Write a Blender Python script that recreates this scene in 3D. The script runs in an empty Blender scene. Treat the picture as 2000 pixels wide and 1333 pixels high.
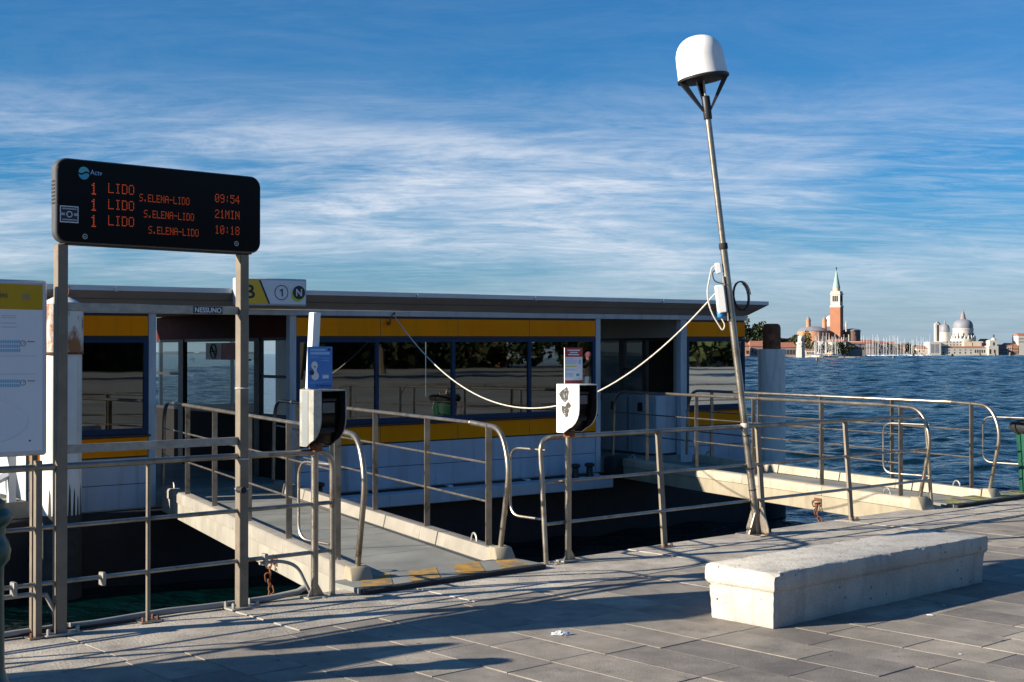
import bpy, bmesh, math, random
from mathutils import Vector, Matrix
R = math.radians
random.seed(7)
SC = bpy.context.scene
COL = SC.collection

# ------------------------------------------------------------------ camera, sky, sun, exposure
EYE = 1.7
cam_d = bpy.data.cameras.new('camera'); cam = bpy.data.objects.new('camera', cam_d); COL.objects.link(cam)
cam.location = (0, 0, EYE); cam.rotation_euler = (R(90.54), 0, 0)
cam_d.sensor_width = 36; cam_d.lens = 46.8; cam_d.clip_start = 0.1; cam_d.clip_end = 40000
SC.camera = cam

SUN_EL = R(20.5); SH = Vector((0.943, 0.334, 0)).normalized()      # SH: the way shadows fall on the ground
SUN_DIR = Vector((-SH.x*math.cos(SUN_EL), -SH.y*math.cos(SUN_EL), math.sin(SUN_EL)))
SKY_STRENGTH = 0.06; EXPO = 1.0
world = bpy.data.worlds.new('World'); SC.world = world; world.use_nodes = True
wn = world.node_tree.nodes; wl = world.node_tree.links; wn.clear()
w_out = wn.new('ShaderNodeOutputWorld'); w_bg = wn.new('ShaderNodeBackground'); w_bg.inputs[1].default_value = SKY_STRENGTH
sky = wn.new('ShaderNodeTexSky'); sky.sky_type = 'NISHITA'; sky.sun_disc = False
sky.sun_elevation = SUN_EL; sky.sun_rotation = math.atan2(SUN_DIR.x, SUN_DIR.y)
sky.air_density = 1.0; sky.dust_density = 0.35; sky.ozone_density = 3.0; sky.altitude = 0
def wmath(op, a, b=None, clamp=False):
    n = wn.new('ShaderNodeMath'); n.operation = op; n.use_clamp = clamp
    for i, s in enumerate((a, b)):
        if s is None: continue
        if isinstance(s, (int, float)): n.inputs[i].default_value = s
        else: wl.new(s, n.inputs[i])
    return n.outputs[0]
# deep polarised blue: one grade over the whole sky
hs = wn.new('ShaderNodeHueSaturation'); hs.inputs['Saturation'].default_value = 1.22; wl.new(sky.outputs[0], hs.inputs['Color'])
sc = wn.new('ShaderNodeSeparateColor'); wl.new(hs.outputs[0], sc.inputs[0]); cc_ = wn.new('ShaderNodeCombineColor')
KS = 1.0/(SKY_STRENGTH*2**EXPO)
for i, (gm, am) in enumerate(((1.30, 0.46), (0.85, 0.63), (0.9, 0.99))):
    wl.new(wmath('MULTIPLY', wmath('POWER', wmath('MULTIPLY', sc.outputs[i], 0.11), gm), am*KS), cc_.inputs[i])
# high thin cloud: a flat sheet far overhead, seen along the view direction
tc = wn.new('ShaderNodeTexCoord'); sep = wn.new('ShaderNodeSeparateXYZ'); wl.new(tc.outputs['Generated'], sep.inputs[0])
zc = wmath('ADD', wmath('MAXIMUM', sep.outputs[2], 0.0), 0.11)
px = wmath('DIVIDE', sep.outputs[0], zc); py = wmath('DIVIDE', sep.outputs[1], zc)
cmb = wn.new('ShaderNodeCombineXYZ'); wl.new(px, cmb.inputs[0]); wl.new(py, cmb.inputs[1])
def wnoise(rot, scale, nscale, detail, rough, dist, seed, warp=None):
    m = wn.new('ShaderNodeMapping'); m.inputs['Rotation'].default_value = (0, 0, R(rot)); m.inputs['Scale'].default_value = (*scale, 1)
    m.inputs['Location'].default_value = (seed, seed*1.7, 0)
    wl.new(warp or cmb.outputs[0], m.inputs[0])
    n = wn.new('ShaderNodeTexNoise'); n.inputs['Scale'].default_value = nscale; n.inputs['Detail'].default_value = detail
    n.inputs['Roughness'].default_value = rough; n.inputs['Distortion'].default_value = dist
    wl.new(m.outputs[0], n.inputs['Vector']); return n.outputs['Fac']
def wramp(fac, stops):
    r = wn.new('ShaderNodeValToRGB'); e = r.color_ramp.elements
    while len(e) < len(stops): e.new(0.5)
    for k, (p, v) in zip(e, stops): k.position = p; k.color = (v, v, v, 1)
    wl.new(fac, r.inputs[0]); return r.outputs[0]
broad = wramp(wnoise(-10, (0.34, 0.52), 0.85, 5, 0.58, 0.5, 1.4), [(0.42, 0.0), (0.57, 1.0)])
streak = wramp(wnoise(-20, (0.85, 1.35), 1.9, 15, 0.72, 0.55, 6.1), [(0.41, 0.0), (0.61, 1.0)])
wisps = wramp(wnoise(30, (1.0, 3.4), 3.0, 14, 0.74, 0.8, 5.0), [(0.44, 0.0), (0.66, 1.0)])
elev = wramp(sep.outputs[2], [(0.0, 0.18), (0.04, 0.36), (0.075, 0.88), (0.125, 1.0), (0.15, 0.80), (0.178, 0.26), (0.205, 0.07), (0.40, 0.08)])
body = wmath('MULTIPLY', broad, wmath('ADD', wmath('MULTIPLY', streak, 0.66), 0.36))
dens = wmath('ADD', wmath('MULTIPLY', body, 0.95), wmath('MULTIPLY', wisps, 0.30))
dens = wmath('MULTIPLY', dens, elev, True)
hz = wn.new('ShaderNodeMix'); hz.data_type = 'RGBA'; wl.new(wramp(sep.outputs[2], [(0.0, 0.90), (0.025, 0.62), (0.06, 0.20), (0.11, 0.0)]), hz.inputs['Factor'])
wl.new(cc_.outputs[0], hz.inputs['A']); hz.inputs['B'].default_value = (0.34*KS, 0.455*KS, 0.57*KS, 1)
mixc = wn.new('ShaderNodeMix'); mixc.data_type = 'RGBA'
CLOUD = (0.72*KS, 0.79*KS, 0.90*KS, 1)
wl.new(dens, mixc.inputs['Factor']); wl.new(hz.outputs['Result'], mixc.inputs['A']); mixc.inputs['B'].default_value = CLOUD
wl.new(mixc.outputs['Result'], w_bg.inputs[0]); wl.new(w_bg.outputs[0], w_out.inputs[0])

sun_d = bpy.data.lights.new('sun', 'SUN'); sun_d.energy = 5.0; sun_d.angle = R(0.53); sun_d.color = (1.0, 0.90, 0.76)
sun = bpy.data.objects.new('sun', sun_d); COL.objects.link(sun); sun.location = (-30, -12, 20)
sun.rotation_euler = (-SUN_DIR).to_track_quat('-Z', 'Y').to_euler()
vs = SC.view_settings; vs.view_transform = 'Standard'; vs.look = 'None'; vs.exposure = EXPO; vs.gamma = 1.0; vs.use_curve_mapping = False
SC.render.engine = 'CYCLES'; SC.cycles.max_bounces = 8; SC.cycles.transparent_max_bounces = 12
SC.cycles.use_denoising = True; SC.cycles.sample_clamp_indirect = 6; SC.cycles.caustics_reflective = False; SC.cycles.caustics_refractive = False

# ------------------------------------------------------------------ materials
def newmat(name):
    m = bpy.data.materials.new(name); m.use_nodes = True
    nt = m.node_tree; b = nt.nodes['Principled BSDF']; return m, nt.nodes, nt.links, b
def rgba(c): return (c[0], c[1], c[2], 1)
def MAT(name, col, rough=0.6, metal=0.0, var=0.14, vscale=2.5, bump=0.0, bscale=60, col2=None, c2=(0.55, 0.7), c2scale=3.0,
        stretch=(1, 1, 1), spec=0.5, rvar=0.1, objvar=0.0, fine=0.0, finescale=180, bdist=0.01, wstain=0.0, wscale=0.7, spots=None, streaks=None):
    m, N, L, b = newmat(name)
    t = N.new('ShaderNodeTexCoord'); co = t.outputs['Object']
    mp = N.new('ShaderNodeMapping'); L.new(co, mp.inputs[0]); mp.inputs['Scale'].default_value = stretch
    if objvar:
        oi = N.new('ShaderNodeObjectInfo'); va = N.new('ShaderNodeVectorMath'); va.operation = 'SCALE'
        cx = N.new('ShaderNodeCombineXYZ'); L.new(oi.outputs['Random'], cx.inputs[0]); L.new(oi.outputs['Random'], cx.inputs[1])
        L.new(cx.outputs[0], va.inputs[0]); va.inputs['Scale'].default_value = 40
        ad = N.new('ShaderNodeVectorMath'); L.new(mp.outputs[0], ad.inputs[0]); L.new(va.outputs[0], ad.inputs[1]); vec = ad.outputs[0]
    else: vec = mp.outputs[0]
    def noise(s, d=5, r=0.6):
        n = N.new('ShaderNodeTexNoise'); n.inputs['Scale'].default_value = s; n.inputs['Detail'].default_value = d; n.inputs['Roughness'].default_value = r
        L.new(vec, n.inputs['Vector']); return n.outputs['Fac']
    def mix(f, a, bb):
        x = N.new('ShaderNodeMix'); x.data_type = 'RGBA'
        if isinstance(f, float): x.inputs['Factor'].default_value = f
        else: L.new(f, x.inputs['Factor'])
        for s, v in (('A', a), ('B', bb)):
            if isinstance(v, tuple): x.inputs[s].default_value = rgba(v)
            else: L.new(v, x.inputs[s])
        return x.outputs['Result']
    def ramp(f, p0, p1):
        x = N.new('ShaderNodeMapRange'); x.inputs['From Min'].default_value = p0; x.inputs['From Max'].default_value = p1; L.new(f, x.inputs['Value']); return x.outputs[0]
    lo = tuple(c*(1-var) for c in col); hi = tuple(min(c*(1+var), 1) for c in col)
    c = mix(ramp(noise(vscale, 6), 0.3, 0.7), lo, hi)
    if fine:
        g = ramp(noise(finescale, 3, 0.8), 0.3, 0.7)
        mm = N.new('ShaderNodeMix'); mm.data_type = 'RGBA'; mm.blend_type = 'MULTIPLY'; mm.inputs['Factor'].default_value = 1
        L.new(c, mm.inputs['A']); L.new(mix(g, (1-fine,)*3, (1+fine,)*3), mm.inputs['B']); c = mm.outputs['Result']
    if objvar:
        mm = N.new('ShaderNodeMix'); mm.data_type = 'RGBA'; mm.blend_type = 'MULTIPLY'; mm.inputs['Factor'].default_value = 1
        L.new(c, mm.inputs['A']); L.new(mix(oi.outputs['Random'], (1-objvar, 1-objvar, 1-objvar*0.8), (1+objvar, 1+objvar*0.95, 1+objvar*0.85)), mm.inputs['B']); c = mm.outputs['Result']
    if col2: c = mix(ramp(noise(c2scale, 8, 0.65), c2[0], c2[1]), c, tuple(col2))
    if wstain or spots or streaks:
        ge = N.new('ShaderNodeNewGeometry'); wp = ge.outputs['Position']
    if wstain:
        n = N.new('ShaderNodeTexNoise'); n.inputs['Scale'].default_value = wscale; n.inputs['Detail'].default_value = 7; n.inputs['Roughness'].default_value = 0.62; L.new(wp, n.inputs['Vector'])
        mm = N.new('ShaderNodeMix'); mm.data_type = 'RGBA'; mm.blend_type = 'MULTIPLY'; mm.inputs['Factor'].default_value = 1
        L.new(c, mm.inputs['A']); L.new(mix(ramp(n.outputs['Fac'], 0.32, 0.68), (1-wstain, 1-wstain, 1-wstain), (1+wstain*0.5, 1+wstain*0.46, 1+wstain*0.38)), mm.inputs['B']); c = mm.outputs['Result']
    if streaks:                                 # run-down dirt and rust in vertical trails
        sm = N.new('ShaderNodeMapping'); sm.inputs['Scale'].default_value = (streaks[1], streaks[1], streaks[1]*0.09); L.new(wp, sm.inputs[0])
        n = N.new('ShaderNodeTexNoise'); n.inputs['Scale'].default_value = 1.0; n.inputs['Detail'].default_value = 6; n.inputs['Roughness'].default_value = 0.6; L.new(sm.outputs[0], n.inputs['Vector'])
        f = N.new('ShaderNodeMath'); f.operation = 'MULTIPLY'; f.use_clamp = True; L.new(ramp(n.outputs['Fac'], 0.52, 0.75), f.inputs[0]); f.inputs[1].default_value = streaks[2]
        c = mix(f.outputs[0], c, streaks[0])
    if spots:
        v = N.new('ShaderNodeTexVoronoi'); v.inputs['Scale'].default_value = spots[1]; L.new(wp, v.inputs['Vector'])
        f = N.new('ShaderNodeMapRange'); f.inputs['From Min'].default_value = spots[2]; f.inputs['From Max'].default_value = spots[2]*0.6; L.new(v.outputs['Distance'], f.inputs['Value'])
        g2 = N.new('ShaderNodeMath'); g2.operation = 'MULTIPLY'; L.new(f.outputs[0], g2.inputs[0])
        th = N.new('ShaderNodeMath'); th.operation = 'GREATER_THAN'; sepc = N.new('ShaderNodeSeparateColor'); L.new(v.outputs['Color'], sepc.inputs[0]); L.new(sepc.outputs[0], th.inputs[0]); th.inputs[1].default_value = spots[3]
        L.new(th.outputs[0], g2.inputs[1]); c = mix(g2.outputs[0], c, spots[0])
    L.new(c, b.inputs['Base Color'])
    b.inputs['Metallic'].default_value = metal; b.inputs['Specular IOR Level'].default_value = spec
    rr = N.new('ShaderNodeMapRange'); L.new(noise(vscale*3, 4), rr.inputs['Value']); rr.inputs['To Min'].default_value = max(rough-rvar, 0.02); rr.inputs['To Max'].default_value = min(rough+rvar, 1)
    L.new(rr.outputs[0], b.inputs['Roughness'])
    if bump:
        bp = N.new('ShaderNodeBump'); bp.inputs['Strength'].default_value = bump; bp.inputs['Distance'].default_value = bdist
        L.new(noise(bscale, 6, 0.65), bp.inputs['Height']); L.new(bp.outputs[0], b.inputs['Normal'])
    return m
def EMIT(name, col, s):
    m, N, L, b = newmat(name); b.inputs['Base Color'].default_value = rgba(tuple(c*0.3 for c in col)); b.inputs['Emission Color'].default_value = rgba(col); b.inputs['Emission Strength'].default_value = s; return m
def GLASS(name, tint, ior):
    m, N, L, b = newmat(name); N.remove(b); o = N['Material Output']
    tr = N.new('ShaderNodeBsdfTransparent'); tr.inputs[0].default_value = rgba(tint)
    gl = N.new('ShaderNodeBsdfGlossy'); gl.inputs['Roughness'].default_value = 0.012; gl.inputs[0].default_value = (0.9, 0.92, 0.9, 1)
    nz = N.new('ShaderNodeTexNoise'); nz.inputs['Scale'].default_value = 1.6; nz.inputs['Detail'].default_value = 1
    t = N.new('ShaderNodeTexCoord'); L.new(t.outputs['Object'], nz.inputs['Vector'])
    bp = N.new('ShaderNodeBump'); bp.inputs['Strength'].default_value = 0.02; bp.inputs['Distance'].default_value = 0.02
    L.new(nz.outputs['Fac'], bp.inputs['Height']); L.new(bp.outputs[0], gl.inputs['Normal'])
    fr = N.new('ShaderNodeFresnel'); fr.inputs['IOR'].default_value = ior
    mx = N.new('ShaderNodeMixShader'); L.new(fr.outputs[0], mx.inputs[0]); L.new(tr.outputs[0], mx.inputs[1]); L.new(gl.outputs[0], mx.inputs[2]); L.new(mx.outputs[0], o.inputs[0])
    return m
m_steel = MAT('weathered_steel', (0.34, 0.30, 0.245), 0.36, 0.85, 0.2, 5, 0.05, 80, (0.13, 0.075, 0.035), (0.54, 0.74), 7.0, wstain=0.25, wscale=5.0)
m_galv = MAT('galvanized_metal', (0.36, 0.345, 0.30), 0.5, 0.5, 0.22, 14, 0.05, 90, (0.24, 0.23, 0.20), (0.55, 0.72), 22)
m_post = MAT('dull_square_tube', (0.21, 0.175, 0.13), 0.55, 0.35, 0.2, 6, 0.08, 120, (0.17, 0.10, 0.05), (0.58, 0.75), 7)
m_white = MAT('white_paint', (0.49, 0.53, 0.57), 0.45, 0, 0.07, 2, 0.04, 30, (0.36, 0.36, 0.34), (0.58, 0.82), 2.4, (1, 1, 0.3), wstain=0.16, wscale=0.9, streaks=((0.20, 0.18, 0.15), 7.0, 0.45))
m_siding = MAT('pale_blue_grey_siding', (0.42, 0.49, 0.575), 0.45, 0, 0.07, 2, 0.04, 30, (0.30, 0.32, 0.33), (0.58, 0.82), 2.4, (1, 1, 0.3), wstain=0.16, wscale=0.9, streaks=((0.17, 0.15, 0.12), 6.0, 0.6))
m_pilewhite = MAT('pile_white_paint', (0.78, 0.76, 0.70), 0.5, 0, 0.08, 3, 0.05, 30, (0.42, 0.36, 0.28), (0.62, 0.8), 2.2, (1, 1, 0.25), wstain=0.12, wscale=2.0, streaks=((0.30, 0.24, 0.16), 12.0, 0.5))
m_fouling = MAT('black_fouling', (0.035, 0.035, 0.032), 0.8, 0, 0.4, 6, 0.4, 30)
m_alu = MAT('grey_aluminium', (0.56, 0.57, 0.58), 0.4, 0.25, 0.06, 2, 0, 30)
m_soffit = MAT('soffit_grey', (0.27, 0.25, 0.235), 0.7, 0, 0.1, 2, 0.03, 20)
m_yellow = MAT('ochre_yellow_panel', (0.99, 0.285, 0.001), 0.55, 0, 0.05, 1.6, 0.02, 12, spec=0.08, wstain=0.08, wscale=0.8, streaks=((0.40, 0.15, 0.01), 6.0, 0.30))
m_blue = MAT('navy_blue_frame', (0.008, 0.034, 0.085), 0.45, 0, 0.12, 3, spec=0.2)
m_black = MAT('black_trim', (0.012, 0.012, 0.013), 0.5, 0, 0.2, 4)
m_hull = MAT('black_hull', (0.010, 0.010, 0.011), 0.65, 0, 0.4, 3, 0.2, 12)
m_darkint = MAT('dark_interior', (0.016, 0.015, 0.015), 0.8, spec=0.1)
m_greywall = MAT('pale_grey_panel', (0.42, 0.41, 0.37), 0.5, 0, 0.08, 2)
m_deck = MAT('grey_green_deck', (0.235, 0.24, 0.215), 0.75, 0, 0.14, 2.2, 0.15, 90, (0.18, 0.17, 0.14), (0.56, 0.76), 1.6, fine=0.14, wstain=0.28, wscale=1.1)
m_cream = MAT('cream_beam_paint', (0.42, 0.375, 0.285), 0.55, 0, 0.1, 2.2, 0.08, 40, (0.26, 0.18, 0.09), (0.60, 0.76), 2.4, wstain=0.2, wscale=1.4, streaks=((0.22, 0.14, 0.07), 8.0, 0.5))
m_cream2 = MAT('cream_paint_with_shade', (0.33, 0.29, 0.205), 0.6, 0, 0.12, 2.2, 0.08, 40, (0.22, 0.16, 0.09), (0.60, 0.78), 2.2, wstain=0.2, wscale=1.4, streaks=((0.18, 0.13, 0.08), 8.0, 0.5))  # darker cream: bevel shade of the lower beam is put into the colour
m_conc = MAT('worn_concrete', (0.275, 0.25, 0.205), 0.85, 0, 0.18, 3, 0.5, 40, (0.22, 0.20, 0.16), (0.58, 0.75), 3.2, fine=0.18)
m_rust = MAT('rust', (0.20, 0.075, 0.03), 0.85, 0.1, 0.45, 9, 0.5, 35, (0.06, 0.025, 0.015), (0.5, 0.65), 7)
m_rustwhite = MAT('rusting_white_paint', (0.72, 0.68, 0.58), 0.55, 0, 0.08, 4, 0.15, 40, (0.33, 0.115, 0.03), (0.47, 0.57), 4.6, (1, 1, 0.45))
m_redbrown = MAT('dark_red_panel', (0.09, 0.010, 0.007), 0.6, spec=0.1)
m_red = MAT('red_print', (0.45, 0.03, 0.03), 0.5)
m_paper = MAT('white_print', (0.74, 0.75, 0.77), 0.5, 0, 0.03)
m_bluepaper = MAT('blue_print', (0.055, 0.21, 0.55), 0.45, 0, 0.12, 9)
m_lightblue = MAT('light_blue_print', (0.30, 0.50, 0.80), 0.5)
m_signyellow = MAT('yellow_print', (0.80, 0.48, 0.02), 0.4, 0, 0.05, 4)
m_panelyellow = MAT('glossy_mustard_print', (0.50, 0.30, 0.015), 0.16, 0, 0.1, 3)
m_lime = MAT('lime_print', (0.55, 0.62, 0.02), 0.45)
m_ink = MAT('dark_ink', (0.012, 0.016, 0.03), 0.45)
m_glossblack = MAT('gloss_black_plastic', (0.004, 0.004, 0.005), 0.2, 0, 0.1, 3, spec=0.10, rvar=0.03)
m_rubber = MAT('black_rubber', (0.015, 0.015, 0.016), 0.75, 0, 0.2, 6)
m_screen = MAT('grey_display_window', (0.12, 0.12, 0.125), 0.15)
m_rope = MAT('pale_rope', (0.60, 0.56, 0.48), 0.9, 0, 0.2, 30, 0.6, 160)
m_pipe = MAT('grey_conduit', (0.30, 0.285, 0.26), 0.6, 0, 0.15, 4)
m_dome = MAT('radome_white', (0.82, 0.81, 0.78), 0.4, 0, 0.03, 3)
m_domecap = MAT('radome_dirty_cap', (0.60, 0.52, 0.36), 0.6, 0, 0.08, 8)
m_dgreen = MAT('dark_green_paint', (0.010, 0.055, 0.040), 0.35, 0, 0.2, 5, 0.05, 40)
m_bingreen = MAT('green_bin_plastic', (0.012, 0.075, 0.045), 0.45, 0, 0.2, 5, 0.1, 20)
m_bag = MAT('pale_green_bag', (0.52, 0.62, 0.56), 0.5, 0, 0.12, 6, 0.5, 12, bdist=0.03)
m_foil = MAT('crumpled_foil', (0.75, 0.75, 0.74), 0.3, 0.3, 0.15, 40)
m_ledo = EMIT('amber_led', (1.0, 0.13, 0.02), 0.16)
m_tealprint = MAT('teal_print', (0.05, 0.36, 0.52), 0.4)
m_glass = GLASS('window_glass', (0.55, 0.58, 0.56), 2.6)
m_glassclear = GLASS('door_glass', (0.70, 0.74, 0.72), 1.55)
# paving
m_slab = MAT('trachyte_slab', (0.272, 0.243, 0.200), 0.82, 0, 0.22, 4.5, 0.55, 70, (0.13, 0.123, 0.115), (0.56, 0.74), 3.0, objvar=0.26, fine=0.30, finescale=110, bdist=0.008, wstain=0.34, wscale=0.9, spots=((0.07, 0.066, 0.06), 5.5, 0.10, 0.80))
m_joint = MAT('sandy_joint', (0.10, 0.092, 0.08), 0.95, 0, 0.4, 6, 0.3, 60)
m_edge = MAT('rough_edge_stone', (0.46, 0.415, 0.345), 0.9, 0, 0.2, 3, 0.55, 55, (0.33, 0.30, 0.25), (0.50, 0.66), 7.5, objvar=0.08, fine=0.18, finescale=90, bdist=0.016, wstain=0.40, wscale=1.6, spots=((0.20, 0.18, 0.145), 9.0, 0.12, 0.80))
m_bench = MAT('white_bench_stone', (0.51, 0.48, 0.42), 0.85, 0, 0.1, 3, 0.6, 45, (0.32, 0.295, 0.255), (0.60, 0.78), 6, fine=0.2, finescale=80, bdist=0.012, wstain=0.22, wscale=2.6, spots=((0.06, 0.055, 0.05), 22.0, 0.22, 0.86), streaks=((0.20, 0.19, 0.165), 9.0, 0.55))
m_quaywall = MAT('quay_wall_stone', (0.12, 0.115, 0.10), 0.9, 0, 0.3, 2, 0.6, 12)

# ------------------------------------------------------------------ mesh helpers
class MB:
    def __init__(s): s.v = []; s.f = []
    def add(s, vs, fs):
        k = len(s.v); s.v += [tuple(p) for p in vs]; s.f += [tuple(i+k for i in f) for f in fs]; return s
    def quad(s, a, b, c, d): return s.add([a, b, c, d], [(0, 1, 2, 3)])
    def box(s, F, a0, a1, b0, b1, c0, c1):
        vs = [F(a, b, c) for a in (a0, a1) for b in (b0, b1) for c in (c0, c1)]
        return s.add(vs, [(0, 1, 3, 2), (4, 6, 7, 5), (0, 4, 5, 1), (2, 3, 7, 6), (0, 2, 6, 4), (1, 5, 7, 3)])
    def prism(s, F, poly, c0, c1):          # poly of (a,b); extruded along c
        n = len(poly); vs = [F(a, b, c0) for a, b in poly] + [F(a, b, c1) for a, b in poly]
        return s.add(vs, [tuple(range(n))[::-1], tuple(range(n, 2*n))] + [(i, (i+1) % n, n+(i+1) % n, n+i) for i in range(n)])
    def tube(s, pts, r, n=10, cap=True, rs=None):
        P = [Vector(p) for p in pts]; rings = []
        t0 = (P[1]-P[0]).normalized(); up = Vector((0, 0, 1)) if abs(t0.z) < 0.95 else Vector((1, 0, 0))
        nx = t0.cross(up).normalized()
        for i, p in enumerate(P):
            if i == 0: t = (P[1]-P[0])
            elif i == len(P)-1: t = (P[-1]-P[-2])
            else: t = (P[i+1]-P[i]).normalized() + (P[i]-P[i-1]).normalized()
            t = t.normalized(); nx = (nx - t*nx.dot(t)).normalized(); ny = t.cross(nx)
            rr = rs[i] if rs else r
            rings.append([p + nx*(rr*math.cos(2*math.pi*k/n)) + ny*(rr*math.sin(2*math.pi*k/n)) for k in range(n)])
        vs = [q for g in rings for q in g]; fs = []
        for i in range(len(P)-1):
            for k in range(n): fs.append((i*n+k, i*n+(k+1) % n, (i+1)*n+(k+1) % n, (i+1)*n+k))
        if cap: fs.append(tuple(range(n))[::-1]); fs.append(tuple((len(P)-1)*n+k for k in range(n)))
        return s.add(vs, fs)
    def lathe(s, prof, c, n=24, axis=Vector((0, 0, 1)), cap=True):   # prof of (r,h)
        ax = Vector(axis).normalized(); ux = ax.orthogonal().normalized(); uy = ax.cross(ux); c = Vector(c)
        vs = [c + ax*h + ux*(r*math.cos(2*math.pi*k/n)) + uy*(r*math.sin(2*math.pi*k/n)) for r, h in prof for k in range(n)]
        fs = [(i*n+k, i*n+(k+1) % n, (i+1)*n+(k+1) % n, (i+1)*n+k) for i in range(len(prof)-1) for k in range(n)]
        if cap: fs.append(tuple(range(n))[::-1]); fs.append(tuple((len(prof)-1)*n+k for k in range(n)))
        return s.add(vs, fs)
def Wd(a, b, c): return Vector((a, b, c))
def fillet(pts, r, k=6):
    P = [Vector(p) for p in pts]; out = [P[0]]
    for i in range(1, len(P)-1):
        a = (P[i-1]-P[i]); b = (P[i+1]-P[i]); d = min(r, a.length*0.48, b.length*0.48)
        p0 = P[i]+a.normalized()*d; p1 = P[i]+b.normalized()*d
        for j in range(k+1):
            t = j/k; out.append(p0*(1-t)**2 + P[i]*2*t*(1-t) + p1*t*t)
    out.append(P[-1]); return out
def origin_of(o):
    l = Vector((0, 0, 0))
    while o is not None: l += o.location; o = o.parent
    return l
def obj(name, mb, mat, parent=None, loc=None, bevel=0.0, smooth=True, seg=1, label=None, cat=None, group=None, kind=None):
    me = bpy.data.meshes.new(name)
    base = origin_of(parent) if parent else (Vector(loc) if loc is not None else Vector((0, 0, 0)))
    me.from_pydata([tuple(Vector(p)-base) for p in mb.v], [], mb.f)
    bm = bmesh.new(); bm.from_mesh(me); bmesh.ops.recalc_face_normals(bm, faces=bm.faces)
    if bevel: bmesh.ops.bevel(bm, geom=list(bm.edges), offset=bevel, segments=seg, profile=0.5, affect='EDGES')
    bm.to_mesh(me); bm.free()
    if smooth:
        for p in me.polygons: p.use_smooth = True
        me.set_sharp_from_angle(angle=R(38))
    me.materials.append(mat)
    o = bpy.data.objects.new(name, me); COL.objects.link(o)
    if parent: o.parent = parent
    else: o.location = base
    return tag(o, label, cat, group, kind)
def tag(o, label=None, cat=None, group=None, kind=None):
    for k, v in (('label', label), ('category', cat), ('group', group), ('kind', kind)):
        if v: o[k] = v
    return o
def thing(name, label, cat, loc, group=None, kind=None):
    o = bpy.data.objects.new(name, None); COL.objects.link(o); o.location = loc; o.empty_display_size = 0.2
    return tag(o, label, cat, group, kind)
_txt = {}
def text_geo(body, bold=False):
    if body in _txt: return _txt[body]
    cu = bpy.data.curves.new('t', 'FONT'); cu.body = body; cu.size = 1.0; cu.resolution_u = 3
    if bold: cu.offset = 0.02
    ob = bpy.data.objects.new('t', cu); COL.objects.link(ob)
    me = bpy.data.meshes.new_from_object(ob.evaluated_get(bpy.context.evaluated_depsgraph_get()))
    vs = [tuple(v.co) for v in me.vertices]; fs = [tuple(p.vertices) for p in me.polygons]
    bpy.data.objects.remove(ob); bpy.data.curves.remove(cu); bpy.data.meshes.remove(me)
    x0 = min(v[0] for v in vs); x1 = max(v[0] for v in vs); y0 = min(v[1] for v in vs); y1 = max(v[1] for v in vs)
    _txt[body] = ([((v[0]-x0)/(x1-x0), (v[1]-y0)/(y1-y0)) for v in vs], fs); return _txt[body]
def text(name, body, F, a0, a1, z0, z1, b, mat, parent, bold=False):
    vs, fs = text_geo(body, bold)
    return obj(name, MB().add([F(a0+(a1-a0)*x, b, z0+(z1-z0)*y) for x, y in vs], fs), mat, parent, smooth=False)

# ------------------------------------------------------------------ frames of the place
QE = Vector((0.748, 0.664, 0)).normalized(); QN = Vector((-QE.y, QE.x, 0)); QO = Vector((-2.73, 8.05, 0))
def Q(u, v, z): return QO + QE*u + QN*v + Vector((0, 0, z))            # u along the quay edge, v out over the water
PD = Vector((0.802, 0.597, 0)).normalized(); PN = Vector((PD.y, -PD.x, 0)); PO = Vector((-4.33, 16.0, 0))
LIST = math.tan(R(0.38))
def P(t, o, z): return PO + PD*t + PN*o + Vector((0, 0, z + LIST*t))    # t along the landing stage front, o towards the quay
GG = Vector((-0.436, 0.90, 0)).normalized(); GH = Vector((GG.y, -GG.x, 0))
def G(h, l, z): return GH*h + GG*l + Vector((0, 0, z))                 # h across a gangway, l along it
WATER = -1.05
# ------------------------------------------------------------------ water
def water_material():
    m, N, L, b = newmat('lagoon_water')
    b.inputs['Base Color'].default_value = (0.0003, 0.0085, 0.009, 1); b.inputs['Roughness'].default_value = 0.10; b.inputs['IOR'].default_value = 1.333
    t = N.new('ShaderNodeTexCoord')
    def layer(scale, rot, st, detail, dist):
        mp = N.new('ShaderNodeMapping'); mp.inputs['Rotation'].default_value = (0, 0, R(rot)); mp.inputs['Scale'].default_value = st; L.new(t.outputs['Object'], mp.inputs[0])
        n = N.new('ShaderNodeTexNoise'); n.inputs['Scale'].default_value = scale; n.inputs['Detail'].default_value = detail; n.inputs['Roughness'].default_value = 0.55; n.inputs['Distortion'].default_value = dist
        L.new(mp.outputs[0], n.inputs['Vector']); return n.outputs['Fac']
    def mul(a, k):
        x = N.new('ShaderNodeMath'); x.operation = 'MULTIPLY'; L.new(a, x.inputs[0]); x.inputs[1].default_value = k; return x.outputs[0]
    def add(a, c):
        x = N.new('ShaderNodeMath'); x.operation = 'ADD'; L.new(a, x.inputs[0]); L.new(c, x.inputs[1]); return x.outputs[0]
    h = add(add(mul(layer(0.30, 20, (0.55, 1, 1), 3, 0.3), 0.30), mul(layer(1.1, -14, (0.5, 1, 1), 4, 0.5), 0.30)), mul(layer(4.2, 8, (0.6, 1, 1), 4, 0.2), 0.10))
    bp = N.new('ShaderNodeBump'); bp.inputs['Strength'].default_value = 1.0; bp.inputs['Distance'].default_value = 1.0
    L.new(h, bp.inputs['Height']); L.new(bp.outputs[0], b.inputs['Normal'])
    return m
m_water = water_material()
import numpy as np
wr = np.random.RandomState(4); comps = []
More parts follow.
